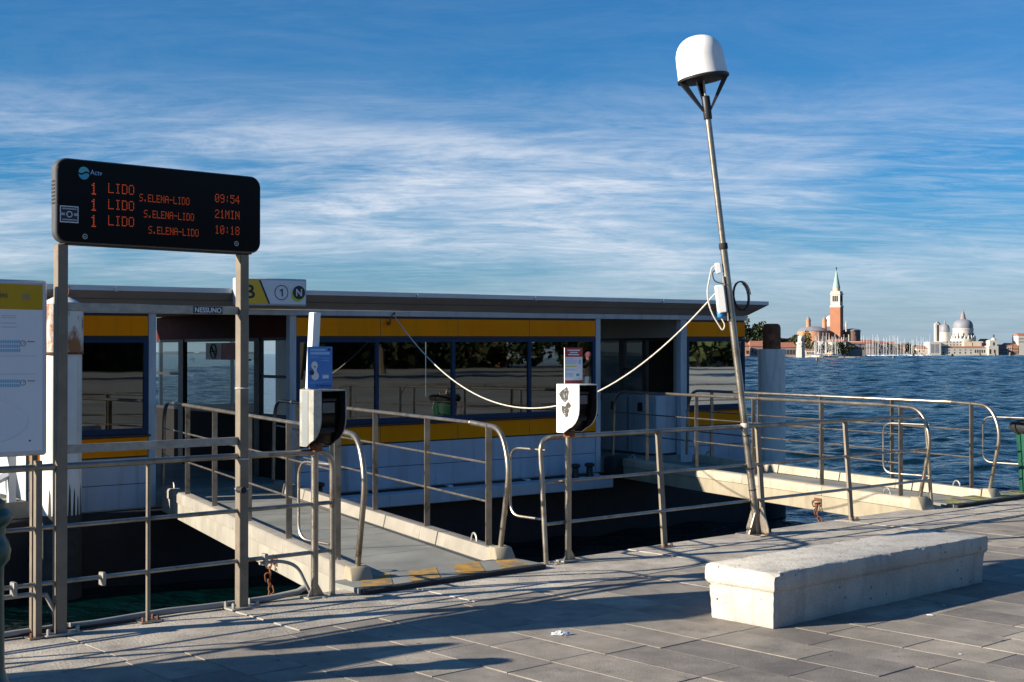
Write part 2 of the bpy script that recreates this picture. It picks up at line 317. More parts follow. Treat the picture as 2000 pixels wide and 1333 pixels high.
for lam, amp, n_ in ((7.0, 0.009, 5), (2.6, 0.0070, 8), (1.35, 0.0058, 12), (0.8, 0.0039, 14), (0.5, 0.0024, 14)):
    for _ in range(n_):
        l = lam*wr.uniform(0.75, 1.3); th = R(-62)+wr.normal(0, 0.55); comps.append((2*np.pi/l*math.cos(th), 2*np.pi/l*math.sin(th), wr.uniform(0, 6.283), amp*wr.uniform(0.6, 1.3)))
def wave_grid(mb, x0, x1, y0, y1, cell, cutoff, mag=1.0):
    xs = np.arange(x0, x1+cell*0.5, cell); ys = np.arange(y0, y1+cell*0.5, cell); Xg, Yg = np.meshgrid(xs, ys); Zg = np.zeros_like(Xg)
    for kx, ky, ph, am in comps:
        if 2*np.pi/math.hypot(kx, ky) < cutoff: continue
        s_ = np.sin((kx*Xg+ky*Yg)/mag+ph); Zg += mag*am*(s_+0.35*s_*np.abs(s_))
    nx, ny = len(xs), len(ys); k = len(mb.v)
    mb.v += list(zip(Xg.ravel().tolist(), Yg.ravel().tolist(), (Zg.ravel()+WATER).tolist()))
    i = (np.arange(ny-1)[:, None]*nx+np.arange(nx-1)[None, :]).ravel()+k
    mb.f += list(zip(i.tolist(), (i+1).tolist(), (i+nx+1).tolist(), (i+nx).tolist()))
mb = MB(); S = 16000
wave_grid(mb, 0, 34, 12, 56, 0.13, 0.4)
wave_grid(mb, -26, 0, 12, 56, 0.5, 1.6)
wave_grid(mb, -40, 104, 56, 110, 0.30, 0.5, 1.6); wave_grid(mb, -40, 104, 110, 200, 0.45, 0.5, 2.4)
wave_grid(mb, 34, 60, 30, 56, 0.5, 1.5)
wave_grid(mb, -60, 300, 200, 360, 0.9, 0.5, 4.5); wave_grid(mb, -60, 300, 360, 620, 1.6, 0.6, 7.5); wave_grid(mb, 60, 480, 620, 1200, 3.4, 0.7, 13)
for x0, x1, y0, y1 in ((-S, S, -200, 12), (-S, -26, 12, 56), (60, S, 12, 56), (34, 60, 12, 30), (-S, -40, 56, 200), (104, S, 56, 200), (-S, -60, 200, 620), (300, S, 200, 620), (-S, 60, 620, 1200), (480, S, 620, 1200), (-S, S, 1200, S)):
    mb.quad((x0, y0, WATER), (x1, y0, WATER), (x1, y1, WATER), (x0, y1, WATER))
me = bpy.data.meshes.new('water'); me.from_pydata(mb.v, [], mb.f); me.polygons.foreach_set('use_smooth', [True]*len(me.polygons)); me.materials.append(m_water)
wo = bpy.data.objects.new('water', me); COL.objects.link(wo); tag(wo, kind='structure')

# ------------------------------------------------------------------ quay: wall, bed, edge stones, slabs
U0, U1, VIN = -45, 150, -170
mb = MB(); mb.box(Q, U0, U1, VIN, 0.10, -3.0, -0.0065)
quay = obj('quay_pavement', mb, m_joint, kind='structure', smooth=False)
mb = MB(); mb.box(Q, U0, U1, 0.10, 0.13, -3.0, -0.06)
obj('quay_wall', mb, m_quaywall, kind='structure', smooth=False)
def in_view(p, mx=0.05):
    if p.y < 1: return False
    x = p.x/p.y; y = (p.z-EYE)/p.y
    return abs(x) < 0.3846+mx and y > -0.252-mx
# edge stones along the water
rnd = random.Random(3); u = -7.0; rest = MB()
def slab_mesh(w, l, h, bev):
    mb = MB(); mb.box(Wd, -w/2, w/2, -l/2, l/2, -h, 0)
    me = bpy.data.meshes.new('stone'); me.from_pydata(mb.v, [], mb.f)
    bm = bmesh.new(); bm.from_mesh(me); bmesh.ops.recalc_face_normals(bm, faces=bm.faces)
    bmesh.ops.bevel(bm, geom=[e for e in bm.edges if all(v.co.z > -h*0.5 for v in e.verts)], offset=bev, segments=1, affect='EDGES'); bm.to_mesh(me); bm.free(); return me
QROT = math.atan2(QE.y, QE.x)
def place(name, me, mat, u, v, z, rest_mb, w, l, h, rx=0, ry=0, always=False):
    c = Q(u, v, z)
    if always or any(in_view(Q(u+a*w/2, v+b*l/2, 0), 0.03) for a in (-1, 1) for b in (-1, 1)):
        if not me.materials: me.materials.append(mat)
        o = bpy.data.objects.new(name, me); COL.objects.link(o); o.parent = quay
        o.location = c; o.rotation_euler = (rx, ry, QROT); return o
    rest_mb.box(lambda a, b, cc: Q(a, b, cc), u-w/2, u+w/2, v-l/2, v+l/2, z-h, z)
rest_edge = MB(); emeshes = {}
while u < 40:
    w = rnd.choice((1.15, 1.4, 1.65)); l = rnd.choice((0.92, 0.98, 1.04))
    key = (w, l)
    if key not in emeshes: emeshes[key] = slab_mesh(w-0.006, l, 0.12, 0.004)
    place('edge_stone', emeshes[key], m_edge, u+w/2, 0.13-l/2, 0.006+rnd.uniform(-0.003, 0.004), rest_edge, w-0.006, l, 0.12, rnd.uniform(-.002, .002), rnd.uniform(-.002, .002))
    u += w
rest_edge.box(Q, U0, -7.0, -0.87, 0.13, -0.12, 0.004)
obj('edge_stones_beyond', rest_edge, m_edge, quay, kind='stuff', smooth=False)
# slabs in courses that run inland from the edge
rest = MB(); smeshes = {}; u = -6.0; nslab = 0
while u < 24:
    w = 0.352; v = -0.88 - rnd.uniform(0, 0.22) - 0.02
    first = True
    while v > -9.0:
        l = rnd.choice((0.52, 0.62, 0.70, 0.78, 0.9, 0.66))
        if first: vv0 = -0.845; first = False
        else: vv0 = v
        ll = l + (vv0 - v)
        ll = round(ll, 1) if ll > l else l
        key = round(ll, 2)
        if key not in smeshes: smeshes[key] = slab_mesh(w-0.006, ll-0.007, 0.06, 0.002)
        place('paving_slab', smeshes[key], m_slab, u+w/2, vv0-ll/2, 0.0+rnd.uniform(-0.002, 0.002), rest, w-0.006, ll-0.007, 0.05, rnd.uniform(-.002, .002), rnd.uniform(-.0025, .0025))
        v = vv0 - ll; nslab += 1
    u += w
obj('paving_slabs_beyond', rest, m_slab, quay, kind='stuff', smooth=False)
# the wide promenade further off: one sheet, slabs too far to pick apart
def far_paving():
    m, N, L, b = newmat('far_paving'); t = N.new('ShaderNodeTexCoord'); mp = N.new('ShaderNodeMapping'); mp.inputs['Rotation'].default_value = (0, 0, -QROT); L.new(t.outputs['Object'], mp.inputs[0])
    br = N.new('ShaderNodeTexBrick'); L.new(mp.outputs[0], br.inputs['Vector']); br.inputs['Scale'].default_value = 1.0; br.inputs['Brick Width'].default_value = 0.7; br.inputs['Row Height'].default_value = 0.35; br.inputs['Mortar Size'].default_value = 0.006
    br.inputs['Color1'].default_value = (0.16, 0.162, 0.142, 1); br.inputs['Color2'].default_value = (0.21, 0.21, 0.185, 1); br.inputs['Mortar'].default_value = (0.09, 0.085, 0.08, 1)
    nz = N.new('ShaderNodeTexNoise'); nz.inputs['Scale'].default_value = 0.12; nz.inputs['Detail'].default_value = 8; nz.inputs['Roughness'].default_value = 0.65; L.new(t.outputs['Object'], nz.inputs['Vector'])
    mr = N.new('ShaderNodeMapRange'); mr.inputs['From Min'].default_value = 0.3; mr.inputs['From Max'].default_value = 0.7; mr.inputs['To Min'].default_value = 0.55; mr.inputs['To Max'].default_value = 1.25; L.new(nz.outputs['Fac'], mr.inputs['Value'])
    vm = N.new('ShaderNodeVectorMath'); vm.operation = 'SCALE'; L.new(br.outputs['Color'], vm.inputs[0]); L.new(mr.outputs[0], vm.inputs['Scale']); L.new(vm.outputs[0], b.inputs['Base Color']); b.inputs['Roughness'].default_value = 0.85; return m
m_farpave = far_paving()
mb = MB()
for a0, a1, b0, b1 in ((U0, -6.0, VIN, -0.875), (24.0, U1, VIN, -0.875), (-6.0, 24.0, VIN, -9.8)):
    mb.quad(Q(a0, b0, -0.003), Q(a1, b0, -0.003), Q(a1, b1, -0.003), Q(a0, b1, -0.003))
obj('paving_far', mb, m_farpave, quay, kind='stuff', smooth=False)

# ------------------------------------------------------------------ floating landing stage
LT, RT, RO = -1.45, 10.22, -4.7
stage = thing('landing_stage', 'long low floating landing stage with yellow bands, navy framed windows and flat grey roof', 'landing stage', P(4.4, -2.3, WATER))
mb = MB(); mb.box(P, -3.4, 10.75, -5.3, 0.10, -1.5, -0.16); mb.box(P, 10.75, 11.15, -2.0, -0.4, -0.6, -0.1)
obj('hull', mb, m_hull, stage, bevel=0.03)
mb = MB(); mb.box(P, -3.4, 10.75, -5.3, -0.005, -0.155, 0.03)
obj('deck', mb, m_deck, stage)
mb = MB(); mb.box(P, 1.96, 6.97, 0.105, 0.42, -0.34, -0.175)
obj('fender_ledge', mb, m_white, stage, bevel=0.01)
for t in (2.9, 4.25, 5.6, 6.9):
    mb = MB(); mb.box(P, t-0.035, t+0.035, 0.02, 0.13, -0.175, -0.148); obj('ledge_bracket', mb, m_white, stage)
for t, o in ((6.35, 0.28), (6.62, 0.28), (2.12, 0.27)):
    mb = MB(); mb.lathe([(0.055, 0), (0.05, 0.02), (0.045, 0.15), (0.075, 0.17), (0.075, 0.2), (0.04, 0.215)], P(t, o, -0.175), 14)
    obj('mooring_bitt', mb, m_black, stage)
mb = MB(); mb.box(P, 7.12, 7.42, 0.0, 0.28, -0.2, 0.1); obj('rubber_fender', mb, m_rubber, stage, bevel=0.03)
# posts
for t0, t1 in ((-0.04, 0.052), (1.833, 1.928), (6.975, 7.067), (8.741, 8.878)):
    mb = MB(); mb.box(P, t0, t1, -0.09, 0.012, -0.14, 2.18); obj('wall_post', mb, m_white, stage, bevel=0.004)
mb = MB(); mb.box(P, LT, RT, -0.09, 0.035, 2.18, 2.254)
obj('front_beam', mb, m_white, stage, bevel=0.004)
# cabins, front wall
def window(t0, t1, z0, z1, cuts, F=P, depth=(-0.04, 0.006), fw=0.05, glass=None, mat=None, name='window_frame'):
    mb = MB(); a, b = depth
    mb.box(F, t0, t1, a, b, z0, z0+fw*1.35); mb.box(F, t0, t1, a, b, z1-fw, z1)
    xs = [t0] + cuts + [t1]
    edges = []
    for i, x in enumerate(xs):
        l = x if i == 0 else (x-fw if i == len(xs)-1 else x-fw*0.55)
        r = x+fw if i == 0 else (x if i == len(xs)-1 else x+fw*0.55)
        mb.box(F, l, r, a+0.001, b-0.001, z0+fw*1.35, z1-fw); edges.append((l, r))
    fr = obj(name, mb, mat or m_blue, stage)
    for (l0, r0), (l1, r1) in zip(edges, edges[1:]):
        g = MB(); mid = (a+b)/2
        g.quad(F(r0, mid, z0+fw*1.35), F(l1, mid, z0+fw*1.35), F(l1, mid, z1-fw), F(r0, mid, z1-fw))
        obj('pane', g, glass or m_glass, fr, smooth=False)
    return fr
def front(t0, t1, cuts):
    mb = MB(); mb.box(P, t0, t1, -0.06, -0.012, -0.146, 0.74); mb.box(P, t0, t1, -0.06, -0.012, 1.885, 2.18); obj('wall_core', mb, m_black, stage)
    for z0, z1 in ((-0.140, 0.146), (0.154, 0.462)):
        mb = MB(); mb.box(P, t0+0.004, t1-0.004, -0.010, 0.0, z0, z1); obj('siding_board', mb, m_siding, stage, bevel=0.002)
    mb = MB(); mb.box(P, t0+0.004, t1-0.004, -0.010, 0.003, 0.482, 0.703); obj('yellow_panel', mb, m_yellow, stage)
    mb = MB(); mb.box(P, t0+0.004, t1-0.004, -0.010, 0.003, 1.915, 2.149); obj('yellow_panel', mb, m_yellow, stage)
    mb = MB(); mb.box(P, t0-0.02, t1+0.02, -0.012, 0.035, 0.712, 0.735); obj('window_sill', mb, m_black, stage)
    for z0, z1 in ((0.482, 0.703), (1.915, 2.149)):
        nseg = max(1, round((t1-t0)/1.26))
        for i in range(1, nseg):
            t = t0+(t1-t0)*i/nseg; mb = MB(); mb.box(P, t-0.003, t+0.003, 0.0005, 0.0036, z0, z1); obj('panel_joint', mb, m_black, stage, smooth=False)
        mb = MB()
        for i in range(nseg):
            for e in (0.03, -0.03):
                t = (t0+(t1-t0)*(i+(0 if e > 0 else 1))/nseg)+e
                for z in (z0+0.025, z1-0.025): mb.lathe([(0.006, 0), (0.004, 0.003)], P(t, 0.003, z), 6, axis=PN)
        tag(obj('rivets', mb, m_galv, stage), kind='stuff')
    window(t0+0.004, t1-0.004, 0.742, 1.882, cuts)
front(LT, -0.042, [])
front(1.93, 6.973, [3.14, 4.38, 5.72])
front(8.88, RT, [])
# wall that returns from the front: plane t = const, coordinate o
def Tw(t): return lambda a, b, z: P(t+b, -a, z)
def side_wall(t, lower_mat, parts, header_mat, o1=4.7, zl=0.84, clear=True):
    F = Tw(t)
    mb = MB(); mb.box(F, 0.1, o1, -0.02, 0.02, 0.03, zl); obj('side_panel', mb, lower_mat, stage)
    mb = MB(); mb.box(F, 0.1, o1, -0.02, 0.02, 1.90, 2.25); obj('side_header', mb, header_mat, stage)
    for a0, a1, k in parts:
        if k == 'mullion': mb = MB(); mb.box(F, a0, a1, -0.035, 0.035, 0.03, 1.90); obj('door_jamb', mb, m_black, stage)
        elif k == 'solid': mb = MB(); mb.box(F, a0, a1, -0.02, 0.02, zl, 1.90); obj('side_panel', mb, lower_mat, stage)
        else:
            fo = None
            for zq in [zl, 1.86] + ([1.36] if k == 'split' else []):
                fr = MB(); fr.box(F, a0, a1, -0.02, 0.02, zq, zq+0.04); fq = obj('door_rail', fr, m_black, stage); fo = fo or fq
            g = MB(); g.quad(F(a0, 0, zl+0.04), F(a1, 0, zl+0.04), F(a1, 0, 1.86), F(a0, 0, 1.86)); obj('pane', g, m_glassclear, fo, smooth=False)
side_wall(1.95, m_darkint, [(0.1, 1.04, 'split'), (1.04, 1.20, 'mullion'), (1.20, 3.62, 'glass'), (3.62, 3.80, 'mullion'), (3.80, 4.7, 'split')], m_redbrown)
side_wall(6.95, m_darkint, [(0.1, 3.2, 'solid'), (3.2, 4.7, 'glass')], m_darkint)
side_wall(8.90, m_greywall, [(0.1, 0.3, 'solid'), (0.3, 0.95, 'glass'), (0.95, 1.03, 'mullion'), (1.03, 1.5, 'split'), (1.5, 1.62, 'mullion'), (1.62, 2.3, 'glass'), (2.3, 4.7, 'solid')], m_greywall)
side_wall(10.20, m_yellow, [(0.1, 0.2, 'mullion'), (0.2, 1.6, 'glass'), (1.6, 4.7, 'solid')], m_yellow)
side_wall(-0.06, m_greywall, [(0.1, 4.6, 'solid')], m_greywall, 4.6)
side_wall(-1.43, m_white, [(0.1, 4.6, 'solid')], m_white, 4.6)
mb = MB()                                             # walls on the lagoon side
for t0, t1, o, z0, z1 in ((1.97, 4.4, 4.7, 0.03, 0.80), (4.4, 6.93, 4.7, 0.03, 2.25), (1.97, 4.4, 4.7, 1.92, 2.25), (8.92, 10.18, 4.7, 0.03, 2.25), (-1.41, -0.08, 4.6, 0.03, 2.25)):
    mb.box(P, t0, t1, -o, -o+0.04, z0, z1)
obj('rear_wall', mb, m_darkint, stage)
window(1.97, 4.4, 0.80, 1.92, [3.2], F=P, depth=(-4.7, -4.66), glass=m_glassclear, mat=m_black, name='rear_window')
for o in (1.32, 3.5):                                  # door knobs
    mb = MB(); mb.lathe([(0.012, 0), (0.012, 0.05), (0.035, 0.055), (0.035, 0.075)], P(1.93, -o, 1.60), 10, axis=-PD); obj('door_knob', mb, m_black, stage)
# no smoking notice on the door
ns = MB(); F2 = Tw(1.905); ns.box(F2, 1.35, 2.75, -0.003, 0.0, 1.60, 1.84); nso = obj('notice_board', ns, m_red, stage)
mb = MB(); mb.box(F2, 2.22, 2.75, -0.006, -0.003, 1.60, 1.84); obj('notice_white_field', mb, m_paper, nso)
mb = MB(); c = F2(2.48, -0.008, 1.72)
ring = [c + (-PN)*(0.10*math.cos(a)) + Vector((0, 0, 0.10*math.sin(a))) for a in [i*2*math.pi/24 for i in range(25)]]
mb.tube(ring, 0.012, 6); mb.tube([c+(-PN)*0.075+Vector((0, 0, 0.075)), c-(-PN)*0.075-Vector((0, 0, 0.075))], 0.012, 6); mb.tube([c+(-PN)*0.06, c-(-PN)*0.06], 0.011, 6)
obj('no_smoking_mark', mb, m_ink, nso)
# roof: soffit flares out to a thin edge
o0, o1, e = 0.03, -4.72, 0.26
zb, zs, zt = 2.257, 2.434, 2.492
def rect(t0, t1, oa, ob, z): return [P(t0, oa, z), P(t1, oa, z), P(t1, ob, z), P(t0, ob, z)]
lo = rect(LT, RT+0.01, o0, o1, zb); up = rect(LT-e, RT+e, o0+e, o1-e, zs); tp = rect(LT-e, RT+e, o0+e, o1-e, zt); rg = rect(LT+1, RT-1, -2.0, -2.6, zt+0.05)
mb = MB(); mb.add(lo+up, [(0, 1, 2, 3)] + [(i, (i+1) % 4, 4+(i+1) % 4, 4+i) for i in range(4)])
roof = obj('roof', mb, m_soffit, stage, smooth=False)
mb = MB(); tp2 = [p+Vector((0, 0, 0.0)) for p in tp]
mb.add(up+tp2+rg, [(i, (i+1) % 4, 4+(i+1) % 4, 4+i) for i in range(4)] + [(4+i, 4+(i+1) % 4, 8+(i+1) % 4, 8+i) for i in range(4)] + [(8, 9, 10, 11)])
obj('roof_edge', mb, m_alu, roof, smooth=False)
for k in (1,):                                    # seams between soffit boards
    f = (k+1)/4; mb = MB(); zz = zb+(zs-zb)*f; oo = o0+e*f
    mb.box(P, LT-e*f, RT+e*f, oo-0.003, oo+0.003, zz-0.004, zz+0.002); obj('soffit_seam', mb, m_black, roof)
for t in (-0.55, 1.55, 3.6, 5.6, 8.1, 9.6):
    mb = MB(); mb.box(P, t-0.012, t+0.012, 0.29, 0.315, 2.425, 2.475); obj('roof_hook', mb, m_alu, roof)
# furniture of the stage
cab = thing('steel_cabinet', 'pale grey metal cabinet standing in the right hand passage of the landing stage', 'cabinet', P(8.55, -0.75, 0.03))
mb = MB(); mb.box(P, 8.32, 8.76, -1.45, -0.10, 0.05, 0.98); obj('cabinet_body', mb, m_white, cab, bevel=0.015)
for o in (-0.45, -1.1):
    mb = MB(); mb.box(P, 8.312, 8.32, o-0.09, o+0.02, 0.72, 0.86); obj('cabinet_vent', mb, m_black, cab)
mb = MB(); mb.box(P, 8.314, 8.32, -0.782, -0.772, 0.08, 0.95); obj('door_gap', mb, m_black, cab)
bag = MB(); bb = []
prof = [(0.0, 1.62, 0.02), (0.10, 1.40, 0.06), (0.20, 1.18, 0.09), (0.27, 1.02, 0.10), (0.25, 0.94, 0.05)]
rings = []
for w, z, d in prof:
    rings.append([P(9.92 + (w+0.02)*math.cos(a)*(1 + .12*math.sin(3*a+z*9)) - 0.12*(1.62-z), -0.20 + (d+0.02)*math.sin(a), z) for a in [k*2*math.pi/16 for k in range(16)]])
bag.add([p for g in rings for p in g], [(i*16+k, i*16+(k+1) % 16, (i+1)*16+(k+1) % 16, (i+1)*16+k) for i in range(4) for k in range(16)] + [tuple(range(16)), tuple(range(64, 80))])
bo = obj('hanging_bag', bag, m_bag, None, P(9.92, -0.2, 0.94), label='pale crumpled carrier bag hung behind the right hand cabin window', cat='bag')
text('bag_lettering', 'LE  LIE', P, 9.74, 10.02, 1.12, 1.17, -0.09, m_ink, bo)
# open deck at the left end with its white braced rail
br = thing('braced_rail', 'white steel rail with a diagonal brace on the sunlit left end of the landing stage', 'railing', P(-2.2, 0, 0.03))
for t in (-3.3, -1.62):
    mb = MB(); mb.box(P, t-0.04, t+0.04, -0.10, -0.02, -0.1, 0.62); obj('post', mb, m_white, br)
mb = MB(); mb.tube([P(-2.62, -0.05, -0.12), P(-1.66, -0.05, 0.34)], 0.045, 4); obj('diagonal_brace', mb, m_white, br, smooth=False)
mb = MB(); mb.box(P, -3.3, -1.6, -0.11, -0.015, 0.56, 0.62); obj('top_bar', mb, m_white, br)
tk = thing('life_raft_canister', 'white rounded canister on the sunlit deck left of the landing stage cabin', 'canister', P(-1.95, -0.75, 0.03))
mb = MB(); mb.lathe([(0.1, -0.36), (0.21, -0.33), (0.24, -0.25), (0.24, 0.25), (0.21, 0.33), (0.1, 0.36)], P(-2.0, -0.75, 0.30), 20, axis=PD); obj('canister_shell', mb, m_white, tk)
mb = MB(); mb.box(P, -2.25, -1.75, -0.95, -0.55, 0.03, 0.1); obj('cradle', mb, m_steel, tk)
for k in range(9):
    mb = MB(); o = -0.12-k*0.3; mb.box(P, -3.38, -1.5, o-0.285, o, 0.032, 0.05); obj('deck_plank', mb, m_cream2, stage, bevel=0.003)

# ------------------------------------------------------------------ line sign on the roof edge
SF = lambda a, b, z: P(a, 0.34+b, z)
s0, s1 = 0.91, 1.875
sg = thing('stop_sign', 'white box sign with yellow end, circled 1 and N on the roof edge', 'sign', SF(1.4, 0, 2.2))
mb = MB(); mb.box(SF, s0, s1, -0.05, 0.05, 2.285, 2.625); so = obj('sign_box', mb, m_white, sg, bevel=0.012)
mb = MB(); mb.box(SF, s0+0.02, s1-0.02, 0.0505, 0.054, 2.31, 2.60); obj('sign_face', mb, m_paper, sg)
mb = MB(); mb.add([SF(s0+0.02, .0575, 2.31), SF(s0+0.43, .0575, 2.31), SF(s0+0.30, .0575, 2.60), SF(s0+0.02, .0575, 2.60)], [(0, 1, 2, 3)]); obj('yellow_field', mb, m_signyellow, sg, smooth=False)
mb = MB(); mb.add([SF(s0+0.43, .0590, 2.31), SF(s0+0.455, .0590, 2.31), SF(s0+0.325, .0590, 2.60), SF(s0+0.30, .0590, 2.60)], [(0, 1, 2, 3)]); obj('slanted_bar', mb, m_ink, sg, smooth=False)
text('letter_b', 'B', SF, s0+0.12, s0+0.25, 2.37, 2.54, .0595, m_ink, sg, True)
def disc(F, ca, cz, r, b, n=28): return MB().add([F(ca+r*math.cos(2*math.pi*k/n), b, cz+r*math.sin(2*math.pi*k/n)) for k in range(n)], [tuple(range(n))])
def ringm(F, ca, cz, r0, r1, b, n=32):
    vs = [F(ca+r*math.cos(2*math.pi*k/n), b, cz+r*math.sin(2*math.pi*k/n)) for k in range(n) for r in (r0, r1)]
    return MB().add(vs, [(2*k, 2*k+1, (2*k+3) % (2*n), (2*k+2) % (2*n)) for k in range(n)])
obj('circle', ringm(SF, s0+0.61, 2.45, 0.085, 0.094, .0585), m_ink, sg, smooth=False)
obj('numeral', MB().add([SF(s0+0.61+x, .0600, 2.45+z) for x, z in ((0.002, -0.048), (0.018, -0.048), (0.018, 0.048), (0.004, 0.048), (-0.022, 0.026), (-0.022, 0.012), (0.002, 0.026))], [tuple(range(7))]), m_ink, sg, smooth=False)
obj('lime_disc', disc(SF, s0+0.835, 2.428, 0.088, .0585), m_lime, sg, smooth=False)
obj('navy_disc', disc(SF, s0+0.852, 2.455, 0.086, .0605), m_ink, sg, smooth=False)
text('letter_n', 'N', SF, s0+0.81, s0+0.892, 2.41, 2.50, .0625, m_paper, sg, True)

# ------------------------------------------------------------------ mooring piles
pl = thing('mooring_pile', 'white mooring pile with rust streaked conical cap left of the landing stage', 'mooring pile', (-5.06, 14.95, WATER), 'mooring piles')
c = Vector((-5.06, 14.95, 0))
mb = MB(); mb.lathe([(0.222, -0.1), (0.222, 1.72)], c, 32); obj('shaft', mb, m_pilewhite, pl)
mb = MB(); mb.lathe([(0.224, -2.0), (0.226, -0.1)], c, 32); obj('shaft_foot', mb, m_fouling, pl)
for k in range(12):
    a = -1.9+0.25*k; h = random.uniform(0.1, 0.4); mb = MB()
    mb.add([c+Vector((0.2235*math.cos(a+d), 0.2235*math.sin(a+d), z)) for d, z in ((0, -0.1), (0.16, -0.1), (0.13, h*0.7), (0.07, h))], [(0, 1, 2, 3)]); obj('fouling_streak', mb, m_fouling, pl, smooth=False)
mb = MB(); mb.lathe([(0.236, 1.70), (0.238, 2.22), (0.236, 2.25)], c, 32); cap = obj('cap_sleeve', mb, m_rustwhite, pl)
mb = MB(); mb.lathe([(0.24, 2.25), (0.09, 2.335), (0.02, 2.345)], c, 32); obj('cap_cone', mb, m_pilewhite, cap)
mb = MB(); mb.tube(fillet([c+Vector((0.03, 0, 2.33)), c+Vector((0.05, 0, 2.45)), c+Vector((0.09, 0, 2.45)), c+Vector((0.08, 0, 2.36))], 0.03), 0.008, 6); obj('cap_hook', mb, m_rust, cap)
mb = MB(); mb.lathe([(0.243, 1.69), (0.243, 1.715)], c, 32); obj('cap_rim', mb, m_rust, cap)
c = Vector((4.36, 22.35, 0))
pl = thing('mooring_pile', 'pale mooring pile with bare rusty top right of the landing stage', 'mooring pile', (c.x, c.y, WATER), 'mooring piles')
mb = MB(); mb.lathe([(0.225, -0.2), (0.225, 1.775)], c, 32); obj('shaft', mb, m_pilewhite, pl)
mb = MB(); mb.lathe([(0.228, -2.0), (0.228, -0.2)], c, 32); obj('shaft_foot', mb, m_fouling, pl)
mb = MB(); mb.lathe([(0.150, 1.7), (0.150, 2.13), (0.135, 2.18), (0.10, 2.2)], c, 28); obj('rusty_top', mb, m_rust, pl)

# ------------------------------------------------------------------ gangways
m_beamgrey = MAT('pale_grey_beam_paint', (0.33, 0.31, 0.255), 0.6, 0, 0.12, 2.2, 0.08, 40, (0.20, 0.16, 0.10), (0.60, 0.78), 2.4, wstain=0.2, wscale=1.4, streaks=((0.18, 0.14, 0.09), 8.0, 0.5))
def gangway(name, label, h0, h1, l0a, l0b, l1, posts_a, posts_b, rail_h, group):
    g = thing(name, label, 'gangway', G((h0+h1)/2, l0a, -0.1), group)
    hw = 0.075
    fz = 0.0
    # floor plates
    n = 6; zf = lambda l: 0.005
    def edge(l_a, h): # end of gangway is parallel to the quay
        return l_a
    for i in range(n):
        a0 = i/n; a1 = (i+1)/n
        pts = []
        for h, a, b in ((h0+hw, a0, 0), (h1-hw, a0, 1), (h1-hw, a1, 1), (h0+hw, a1, 0)):
            ls = l0b if b else l0a
            pts.append(G(h, ls + (l1-ls)*a + (0.004 if a == a0 else -0.004), 0))
        mb = MB(); mb.add([p+Vector((0, 0, -0.03)) for p in pts]+[p+Vector((0, 0, 0.006)) for p in pts], [(3, 2, 1, 0), (4, 5, 6, 7)]+[(k, (k+1) % 4, 4+(k+1) % 4, 4+k) for k in range(4)])
        obj('floor_plate', mb, m_deck, g)
    for h, ls, sgn in ((h0, l0a, -1), (h1, l0b, 1)):
        k = 0; l = ls; seg = (l1-ls)/4.0
        while l < l1-0.05:
            e = min(l+seg, l1); mb = MB()
            mb.add([G(h+s*x, ll, z) for ll in (l+0.003, e-0.003) for s, x, z in ((sgn, 0.075, 0.0), (sgn, 0.075, 0.095), (sgn, 0.055, 0.12), (sgn, -0.055, 0.12), (sgn, -0.078, 0.004))],
                   [(0, 1, 2, 3, 4), (9, 8, 7, 6, 5)] + [(q, (q+1) % 5, 5+(q+1) % 5, 5+q) for q in range(5)])
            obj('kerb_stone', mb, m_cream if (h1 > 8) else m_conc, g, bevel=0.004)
            l = e
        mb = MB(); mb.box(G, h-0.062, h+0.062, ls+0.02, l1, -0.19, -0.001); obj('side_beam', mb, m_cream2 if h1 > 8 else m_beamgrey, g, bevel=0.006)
        mb = MB(); mb.add([G(h+x, ls+y, z) for z, w, d in ((-0.02, 0.10, 0.12), (0.14, 0.075, 0.02)) for x, y in ((-w, -d), (w, -d), (w, 0.1), (-w, 0.1))], [(3, 2, 1, 0), (4, 5, 6, 7)]+[(q, (q+1) % 4, 4+(q+1) % 4, 4+q) for q in range(4)])
        obj('kerb_end_block', mb, m_cream2, g, bevel=0.008)
        # railing on this kerb
        far = l1 + 0.25
        ps = posts_a if sgn < 0 else posts_b
        zt = 0.12+rail_h
        pts = fillet([G(h, far, 0.10), G(h, far-0.06, zt), G(h, ls+0.62, zt), G(h, ls+0.62, zt), G(h, ls+0.02, zt-0.02), G(h, ls-0.14, zt-0.32), G(h, ls+0.03, 0.13)], 0.3, 7)
        mb = MB(); mb.tube(pts, 0.022, 10); rail = obj('handrail', mb, m_steel, g)
        for z in (0.12+rail_h*0.36, 0.12+rail_h*0.68):
            mb = MB(); mb.tube([G(h, far-0.03, z), G(h, ps[-1], z)], 0.010, 6); obj('mid_rail', mb, m_steel, g)
        for p in ps:
            mb = MB(); mb.box(G, h-0.026, h+0.026, p-0.008, p+0.008, 0.11, zt); obj('rail_post', mb, m_steel, g)
        for p in (ls+0.55, l1-0.35):
            c = G(h+sgn*0.0, p, 0.12)
            mb = MB(); mb.tube([c + GG*(0.055*math.cos(a)) + Vector((0, 0, 0.065*math.sin(a))) for a in [q*math.pi/8 for q in range(9)]], 0.009, 6); obj('lifting_eye', mb, m_galv, g)
    return g
gw1 = gangway('gangway', 'near gangway with tube railings leading to the left hand opening of the landing stage', 3.25, 4.62, 9.28, 9.72, 16.2, [15.08, 13.78, 12.4, 11.08, 9.78], [15.4, 14.1, 12.7, 11.32, 9.98], 0.995, 'gangways')
gw2 = gangway('gangway', 'far cream gangway with tube railings leading to the right hand passage', 10.35, 11.70, 11.12, 11.44, 17.55, [16.8, 15.5, 14.18, 12.81, 11.45], [17.1, 15.9, 14.5, 13.1, 11.75], 1.0, 'gangways')
